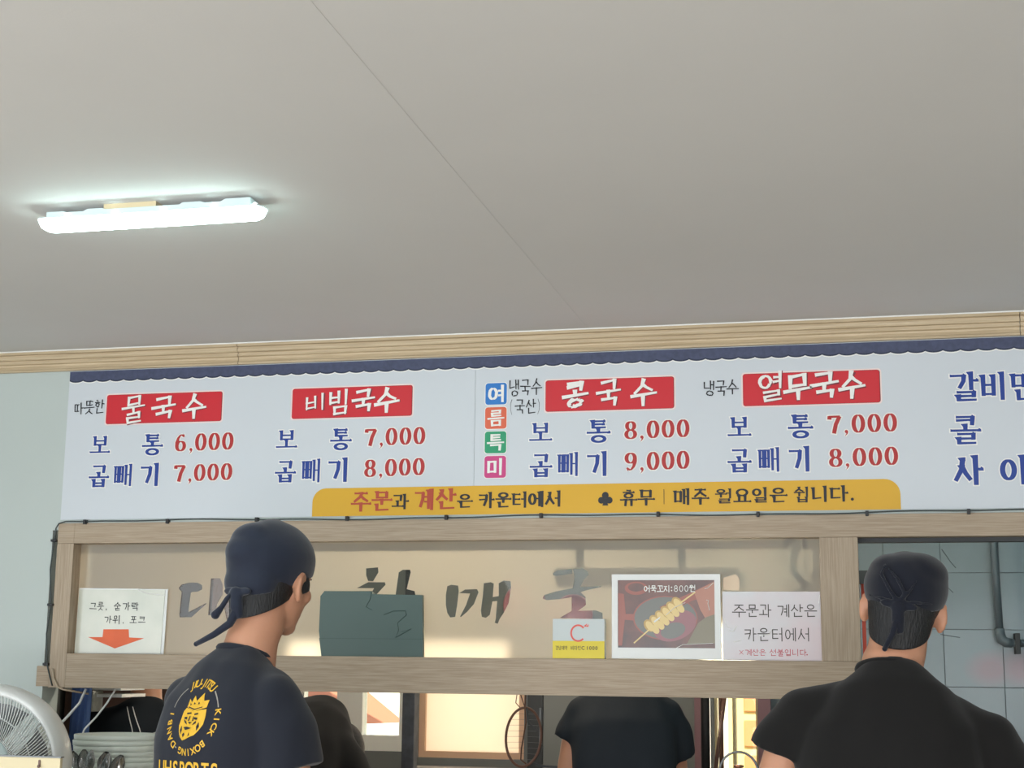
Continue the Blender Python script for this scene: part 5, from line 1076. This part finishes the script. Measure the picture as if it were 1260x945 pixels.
    obj('trousers', remesh(bm, max(voxel, 0.01), 5), M_JEAN, body, True)
    for s, an in zip((-1, 1), feet):
        b = bmesh.new(); limb(b, [(an.x, an.y - 0.035, 0.045), (an.x, an.y + 0.06, 0.042), (an.x * 1.02, an.y + 0.165, 0.036)], [0.044, 0.047, 0.040], 14); ell(b, (an.x, an.y - 0.01, 0.075), (0.046, 0.055, 0.045))
        bx(b, an.x - 0.042, an.x + 0.042, an.y - 0.07, an.y + 0.19, 0.0, 0.03, 0.01)
        m_ = remesh(b, 0.009, 3); zmin = min(v.co.z for v in m_.vertices)
        for v in m_.vertices: v.co.z -= zmin
        obj('shoe', m_, M_SHOE, body, True)
    # ---- hair
    bm = bmesh.new(); ell(bm, (0, -0.016, 0.030), (0.0835, 0.102, 0.094), seg=36, ring=24); limb(bm, [(0, -0.034, -0.01), (0, -0.040, -0.060), (0, -0.040, -0.10)], [0.075, 0.066, 0.060], 28)
    for s in (-1, 1): ell(bm, (s * 0.070, 0.034, -0.006), (0.010, 0.014, 0.030), seg=12, ring=8)      # sideburns
    m_ = remesh(bm, 0.005, 3); b = bmesh.new(); b.from_mesh(m_)
    bmesh.ops.bisect_plane(b, geom=b.verts[:] + b.edges[:] + b.faces[:], plane_co=(0, -0.10, -0.102), plane_no=(0.0, 0.62, -1.0), clear_outer=True)
    bmesh.ops.bisect_plane(b, geom=b.verts[:] + b.edges[:] + b.faces[:], plane_co=(0, 0.055, 0.02), plane_no=(0, 1, -0.25), clear_outer=True)
    bmesh.ops.holes_fill(b, edges=[e for e in b.edges if e.is_boundary])
    bmesh.ops.transform(b, matrix=hm, verts=b.verts); obj('hair', b, M_HAIR, body, True)
    # ---- bandana cap
    if cap:
        bm = bmesh.new()
        if cap == 'side':
            ell(bm, (0, -0.016, 0.046), (0.093, 0.116, 0.094), seg=40, ring=28); ell(bm, (0, -0.070, 0.050), (0.068, 0.062, 0.060), seg=28, ring=20); ell(bm, (0, -0.020, 0.090), (0.062, 0.078, 0.052), seg=28, ring=20)
            ell(bm, (0, -0.088, 0.050), (0.056, 0.056, 0.046)); ell(bm, (0, -0.072, 0.078), (0.060, 0.056, 0.046)); ell(bm, (0, -0.02, 0.105), (0.035, 0.05, 0.042)); ell(bm, (0, -0.070, -0.010), (0.070, 0.050, 0.055)); cut = ((0, 0.09, 0.034), (0, 0.44, -1.0))
        else:
            ell(bm, (0, -0.012, 0.040), (0.094, 0.112, 0.084), seg=40, ring=28); ell(bm, (0.028, -0.020, 0.075), (0.062, 0.080, 0.048), seg=28, ring=20); ell(bm, (-0.030, -0.020, 0.072), (0.056, 0.080, 0.044), seg=28, ring=20)
            cut = ((0, 0.09, 0.036), (0, 0.26, -1.0))
        m_ = remesh(bm, 0.005, 14); b = bmesh.new(); b.from_mesh(m_)
        bmesh.ops.bisect_plane(b, geom=b.verts[:] + b.edges[:] + b.faces[:], plane_co=cut[0], plane_no=cut[1], clear_outer=True)
        from mathutils import noise as mn2
        b.normal_update()
        for v in b.verts: v.co += v.normal * (mn2.noise(Vector((v.co.x * 14 + 3, v.co.y * 9, v.co.z * 14))) * 0.005)
        bmesh.ops.solidify(b, geom=b.faces[:], thickness=0.004)
        bmesh.ops.transform(b, matrix=hm, verts=b.verts); cp = obj('bandana_cap', b, capm, body, True)
        b = bmesh.new(); ky2 = -0.116 if cap == 'side' else -0.116; kz2 = -0.046 if cap == 'side' else -0.010
        ell(b, (0, ky2, kz2), (0.016, 0.012, 0.015)); ell(b, (-0.020, ky2 + 0.006, kz2 + 0.006), (0.022, 0.009, 0.010)); ell(b, (0.020, ky2 + 0.006, kz2 + 0.004), (0.022, 0.009, 0.010))
        tube(b, [(0, ky2 + 0.004, kz2 - 0.004), (0.004, ky2 + 0.006, kz2 - 0.03), (0.010, ky2 + 0.016, kz2 - 0.055)], [0.014, 0.016, 0.010], 12)
        m_ = remesh(b, 0.004, 3); m_.transform(hm); obj('knot', m_, capm, cp, True)
        if cap == 'back':       # gathered folds that fan out from the knot
            b = bmesh.new()
            for P in (((0, -0.119, 0.0), (-0.020, -0.126, 0.022), (-0.044, -0.120, 0.056), (-0.040, -0.112, 0.080)), ((0, -0.119, 0.0), (0.012, -0.127, 0.020), (-0.008, -0.127, 0.050), (-0.040, -0.112, 0.080)), ((0, -0.118, 0.0), (0.020, -0.124, 0.024), (0.034, -0.116, 0.056)), ((0, -0.118, -0.004), (0.04, -0.108, 0.006), (0.075, -0.075, 0.010)), ((0, -0.118, -0.004), (-0.04, -0.108, 0.004), (-0.075, -0.075, 0.010))):
                tube(b, P, [0.006] + [0.0045] * (len(P) - 2) + [0.002], 8)
            m_ = remesh(b, 0.0035, 3); m_.transform(hm); obj('fold', m_, capm, cp, True)
        for P, R_ in (tails or []):
            b = bmesh.new(); P = [hm @ Vector(p) for p in P]; tube(b, P, R_, 10); ell(b, P[-1], (R_[-1], R_[-1], R_[-1])); obj('tie', b, capm, cp, True)
    return root, body, shirt_o

# --- left man: turned away to the right, face in lost profile
d2 = Vector
SP_L = [(0, 0.0, 0.93, 0.160, 0.120), (0, 0.005, 1.05, 0.158, 0.118), (0, 0.0, 1.18, 0.164, 0.124), (0, -0.008, 1.30, 0.172, 0.124), (0, 0.0, 1.38, 0.160, 0.105), (0, 0.020, 1.45, 0.105, 0.078), (0, 0.042, 1.505, 0.058, 0.056)]
hmL = Matrix.Translation((0.010, 0.112, 1.672)) @ Rm(3) @ Rm(0, -8) @ Matrix.Scale(1.06, 4)
TL = [([(-0.006, -0.118, -0.044), (-0.012, -0.128, -0.062), (-0.016, -0.136, -0.082), (-0.026, -0.142, -0.100)], [0.0055, 0.006, 0.0065, 0.0105]), ([(0.004, -0.112, -0.052), (0.004, -0.108, -0.085), (-0.008, -0.112, -0.115), (-0.040, -0.125, -0.142), (-0.075, -0.140, -0.165)], [0.013, 0.012, 0.010, 0.008, 0.006])]
LOCL = (-1.495, -1.10, 0); RZL = math.radians(-24)
pl, bodyL, shirtL = person('person', 'person in navy bandana and black lion T-shirt seen from behind at left', LOCL, RZL, SP_L, None,
    [((-0.162, 0.0, 1.395), (-0.205, 0.10, 1.13), (-0.13, 0.30, 1.06)), ((0.164, 0.0, 1.395), (0.215, 0.03, 1.12), (0.19, 0.27, 1.05))], hmL, 'side', M_SHIRT, M_CAP, 0.0062, neckr=0.061, tails=TL, sleeve_len=(0.7, 0.58))
# --- right man: seen squarely from behind, head tipped to the right
SP_R = [(-0.02, 0.0, 0.92, 0.165, 0.125), (-0.015, 0.005, 1.03, 0.165, 0.125), (-0.008, 0.0, 1.16, 0.178, 0.13), (0, -0.005, 1.27, 0.186, 0.13), (0.002, 0.0, 1.355, 0.168, 0.115), (0.000, 0.015, 1.43, 0.112, 0.083), (-0.002, 0.035, 1.482, 0.056, 0.056)]
hmR = Matrix.Translation((0.030, 0.085, 1.610)) @ Rm(-4) @ Rm(0, -3, 9) @ Matrix.Scale(0.95, 4)
TR = [([(0.002, -0.118, -0.030), (-0.004, -0.112, -0.070), (-0.012, -0.110, -0.090), (-0.017, -0.107, -0.104)], [0.008, 0.0065, 0.006, 0.0055])]
pr_, bodyR, shirtR = person('person', 'person in dark navy bandana and plain black T-shirt seen from behind at right', (0.028, -1.22, 0), math.radians(-3), SP_R, None,
    [((-0.190, 0.0, 1.385), (-0.275, 0.02, 1.14), (-0.20, 0.24, 1.06)), ((0.194, 0.0, 1.345), (0.238, 0.05, 1.10), (0.17, 0.28, 1.02))], hmR, 'back', M_SHIRT2, M_CAP2, 0.0062, neckr=0.061, tails=TR, hips=(-0.02, 0, 0.92), sleeve_len=(0.34, 0.66))
# --- man bending over the stove inside the kitchen
def Hm(x, y, z, ax): return Matrix.Translation((x, y, z)) @ Rm(0, ax)
SP_M = [(0, 0, 0.90, 0.150, 0.11), (0, 0.02, 1.02, 0.155, 0.11), (0, 0.05, 1.14, 0.165, 0.115), (0, 0.09, 1.25, 0.172, 0.115), (0, 0.14, 1.335, 0.150, 0.100), (0, 0.19, 1.39, 0.10, 0.08), (0, 0.235, 1.42, 0.058, 0.056)]
person('person', 'person in dark slate T-shirt bending forward in the kitchen beside the hanging strainer', (-0.835, 0.62, 0), math.radians(5), SP_M, None,
    [((-0.155, 0.12, 1.325), (-0.205, 0.14, 1.06), (-0.18, 0.36, 1.0)), ((0.150, 0.12, 1.325), (0.175, 0.20, 1.07), (0.12, 0.40, 1.0))], Hm(0, 0.335, 1.535, -38), None, M_SHIRT3, M_CAP, 0.010, sleeve_len=(0.38, 0.6))
# --- person behind the left man, only the rounded back shows
SP_N = [(0, 0, 0.86, 0.165, 0.12), (0, 0.01, 0.96, 0.17, 0.125), (0, 0.05, 1.07, 0.185, 0.13), (0, 0.11, 1.17, 0.19, 0.13), (0, 0.19, 1.245, 0.17, 0.105), (0, 0.26, 1.275, 0.11, 0.08), (0, 0.31, 1.29, 0.058, 0.056)]
# --- person in the kitchen at far left
SP_K = [(0, 0, 0.84, 0.155, 0.115), (0, 0.005, 0.94, 0.155, 0.115), (0, 0.01, 1.06, 0.165, 0.12), (0, 0.01, 1.16, 0.178, 0.12), (0, 0.02, 1.24, 0.165, 0.105), (0, 0.04, 1.295, 0.105, 0.075), (0, 0.06, 1.335, 0.056, 0.054)]
rk, bodyK, shirtK = person('person', 'person in black top with white piping behind the bowl stack', (-2.60, 0.64, 0), math.radians(22), SP_K, None,
    [((-0.175, 0.02, 1.255), (-0.20, 0.10, 1.02), (-0.13, 0.32, 1.0)), ((0.175, 0.02, 1.255), (0.215, 0.10, 1.02), (0.13, 0.32, 1.0))], Hm(0, 0.13, 1.475, -18), None, M_SHIRT3, M_CAP, 0.010, sleeve_len=(0.9, 0.9), hips=(0, 0, 0.84))
person('person', 'person in dark T-shirt crouching behind the left man, only the rounded back showing', (-2.03, 0.54, 0), math.radians(-14), SP_N, None,
    [((-0.165, 0.14, 1.20), (-0.205, 0.16, 0.96), (-0.18, 0.36, 0.99)), ((0.165, 0.14, 1.20), (0.195, 0.22, 0.97), (0.12, 0.40, 0.99))], Hm(0, 0.36, 1.15, -95), None, M_SHIRT2, M_CAP, 0.010, hips=(0, 0, 0.86), sleeve_len=(0.6, 0.6))

# ---- prints that lie on curved cloth: every vertex is dropped on to the shirt
def drape(shirt_o, polys, m, name, off=0.0012):
    tree = BVHTree.FromPolygons([v.co for v in shirt_o.data.vertices], [list(p.vertices) for p in shirt_o.data.polygons])
    vs_, fs = [], []; fine = []
    def cut(t, d=0):                     # small triangles follow the cloth
        e = [(Vector(t[k]) - Vector(t[(k + 1) % 3])).length for k in range(3)]; L = max(e)
        if L < 0.009 or d > 8: fine.append(t); return
        k = e.index(L); a, b_, c_ = t[k], t[(k + 1) % 3], t[(k + 2) % 3]; m_ = ((a[0] + b_[0]) / 2, (a[1] + b_[1]) / 2)
        cut([a, m_, c_], d + 1); cut([m_, b_, c_], d + 1)
    for P in polys:
        for tr_ in mgeo.tessellate_polygon([[Vector((p[0], p[1], 0)) for p in P]]): cut([tuple(P[i]) for i in tr_])
    for P in fine:
        b = len(vs_); ok = True; tmp = []
        for x_, z_ in P:
            h = tree.ray_cast(Vector((x_, -0.6, z_)), Vector((0, 1, 0)))
            if h[0] is None: ok = False; break
            tmp.append((h[0].x, h[0].y - off, h[0].z))
        if ok: vs_ += tmp; fs.append(list(range(b, b + len(tmp))))
    me = bpy.data.meshes.new(name); me.from_pydata(vs_, [], fs); me.validate(); return obj(name, me, m, shirt_o)
def chars_on(text, place, h, sx=1.0):
    out = []
    for ch, (px_, pz_, ang) in zip(text, place):
        if ch == ' ': continue
        V, Fc, w_ = latin(ch); ca, sa = math.cos(ang), math.sin(ang)
        Q = [(px_ + (x_ * sx * ca - z_ * sa) * h, pz_ + (x_ * sx * sa + z_ * ca) * h) for x_, z_ in V]
        out += [[Q[i] for i in f] for f in Fc]
    return out
EX, EZ, ER = 0.012, 1.352, 0.078
def ringpos(a0, a1, n_, R_, inward=False):
    P = []
    for k in range(n_):
        a = math.radians(a0 + (a1 - a0) * k / max(1, n_ - 1)); P.append((EX + R_ * math.cos(a), EZ + R_ * math.sin(a), a - math.pi / 2))
    return P
polys = chars_on('JIU-JITSU', ringpos(116, 60, 9, ER), 0.025) + chars_on('KICK BOXING', ringpos(10, -106, 11, ER), 0.022) + chars_on('DANBI', ringpos(232, 176, 5, ER), 0.022)
drape(shirtL, polys, M_GOLD, 'ring_lettering')
arc = lambda a0, a1: ribbon([Vector((EX + ER * math.cos(math.radians(a0 + (a1 - a0) * k / 10)), EZ + ER * math.sin(math.radians(a0 + (a1 - a0) * k / 10)))) for k in range(11)], lambda d, t_, c: 0.0028, 0)
for a0, a1 in ((125, 165), (50, 18), (243, 238)): drape(shirtL, [[(p.x, p.y) for p in q] for q in arc(a0, a1)], M_PALEG, 'ring_line')
def ep(u, v): return (EX + (u - 408) / 185 * ER * 0.99, EZ + (480 - v) / 320 * ER)
lion = [[(345, 395), (325, 430), (318, 500), (312, 560), (325, 620), (345, 665), (370, 695), (400, 680), (430, 660), (465, 640), (490, 600), (512, 540), (515, 470), (510, 400), (470, 410), (415, 425), (375, 405)],
        [(348, 390), (358, 310), (378, 345), (395, 280), (420, 330), (462, 252), (478, 325), (515, 315), (508, 385), (420, 425)]]
drape(shirtL, [[ep(*p) for p in q] for q in lion], M_GOLD, 'lion_emblem', 0.0012)
dark = [[(360, 440), (398, 434), (404, 446), (366, 456)], [(428, 446), (458, 436), (464, 450), (432, 460)], [(392, 470), (400, 468), (396, 512), (384, 516)], [(424, 470), (430, 470), (436, 512), (424, 514)], [(390, 522), (426, 522), (408, 542)], [(345, 480), (372, 478), (375, 500), (352, 500)], [(435, 478), (465, 480), (460, 502), (438, 498)],
        [(345, 500), (372, 520), (385, 548), (360, 530)], [(455, 510), (462, 530), (435, 550), (440, 530)], [(360, 572), (390, 565), (430, 578), (400, 592), (380, 598)], [(340, 560), (350, 600), (345, 640), (332, 600)], [(480, 520), (490, 560), (478, 600), (470, 560)],
        [(372, 350), (384, 362), (374, 376)], [(404, 340), (416, 352), (404, 366)], [(440, 335), (452, 348), (440, 362)], [(362, 382), (420, 402), (480, 378), (478, 386), (420, 412), (364, 392)], [(375, 620), (385, 640), (372, 665), (362, 640)], [(420, 615), (428, 640), (416, 655)]]
drape(shirtL, [[ep(*p) for p in q] for q in dark], M_SHIRT, 'emblem_detail', 0.0022)
PZ = EZ - 0.117
drape(shirtL, chars_on('UHSPORTS', [(EX - 0.0875 + k * 0.025, PZ + 0.0, 0) for k in range(8)], 0.050, 0.74), M_GOLD, 'chest_lettering')
# white piping of the kitchen person's top
for P in ([(-0.035, 1.315), (-0.02, 1.28), (-0.002, 1.24), (0.012, 1.20)], [(-0.055, 1.315), (-0.042, 1.28), (-0.028, 1.24), (-0.018, 1.20)], [(0.02, 1.215), (0.08, 1.235), (0.14, 1.245)], [(0.03, 1.200), (0.09, 1.218), (0.15, 1.226)]):
    fine = []
    for a, b in zip(P[:-1], P[1:]): fine += [Vector(a).lerp(Vector(b), q / 5) for q in range(5)]
    fine.append(Vector(P[-1])); drape(shirtK, [[(p.x, p.y) for p in q] for q in ribbon(fine, lambda d, t_, c: 0.0035, 0)], M_WHITE, 'piping', 0.002)
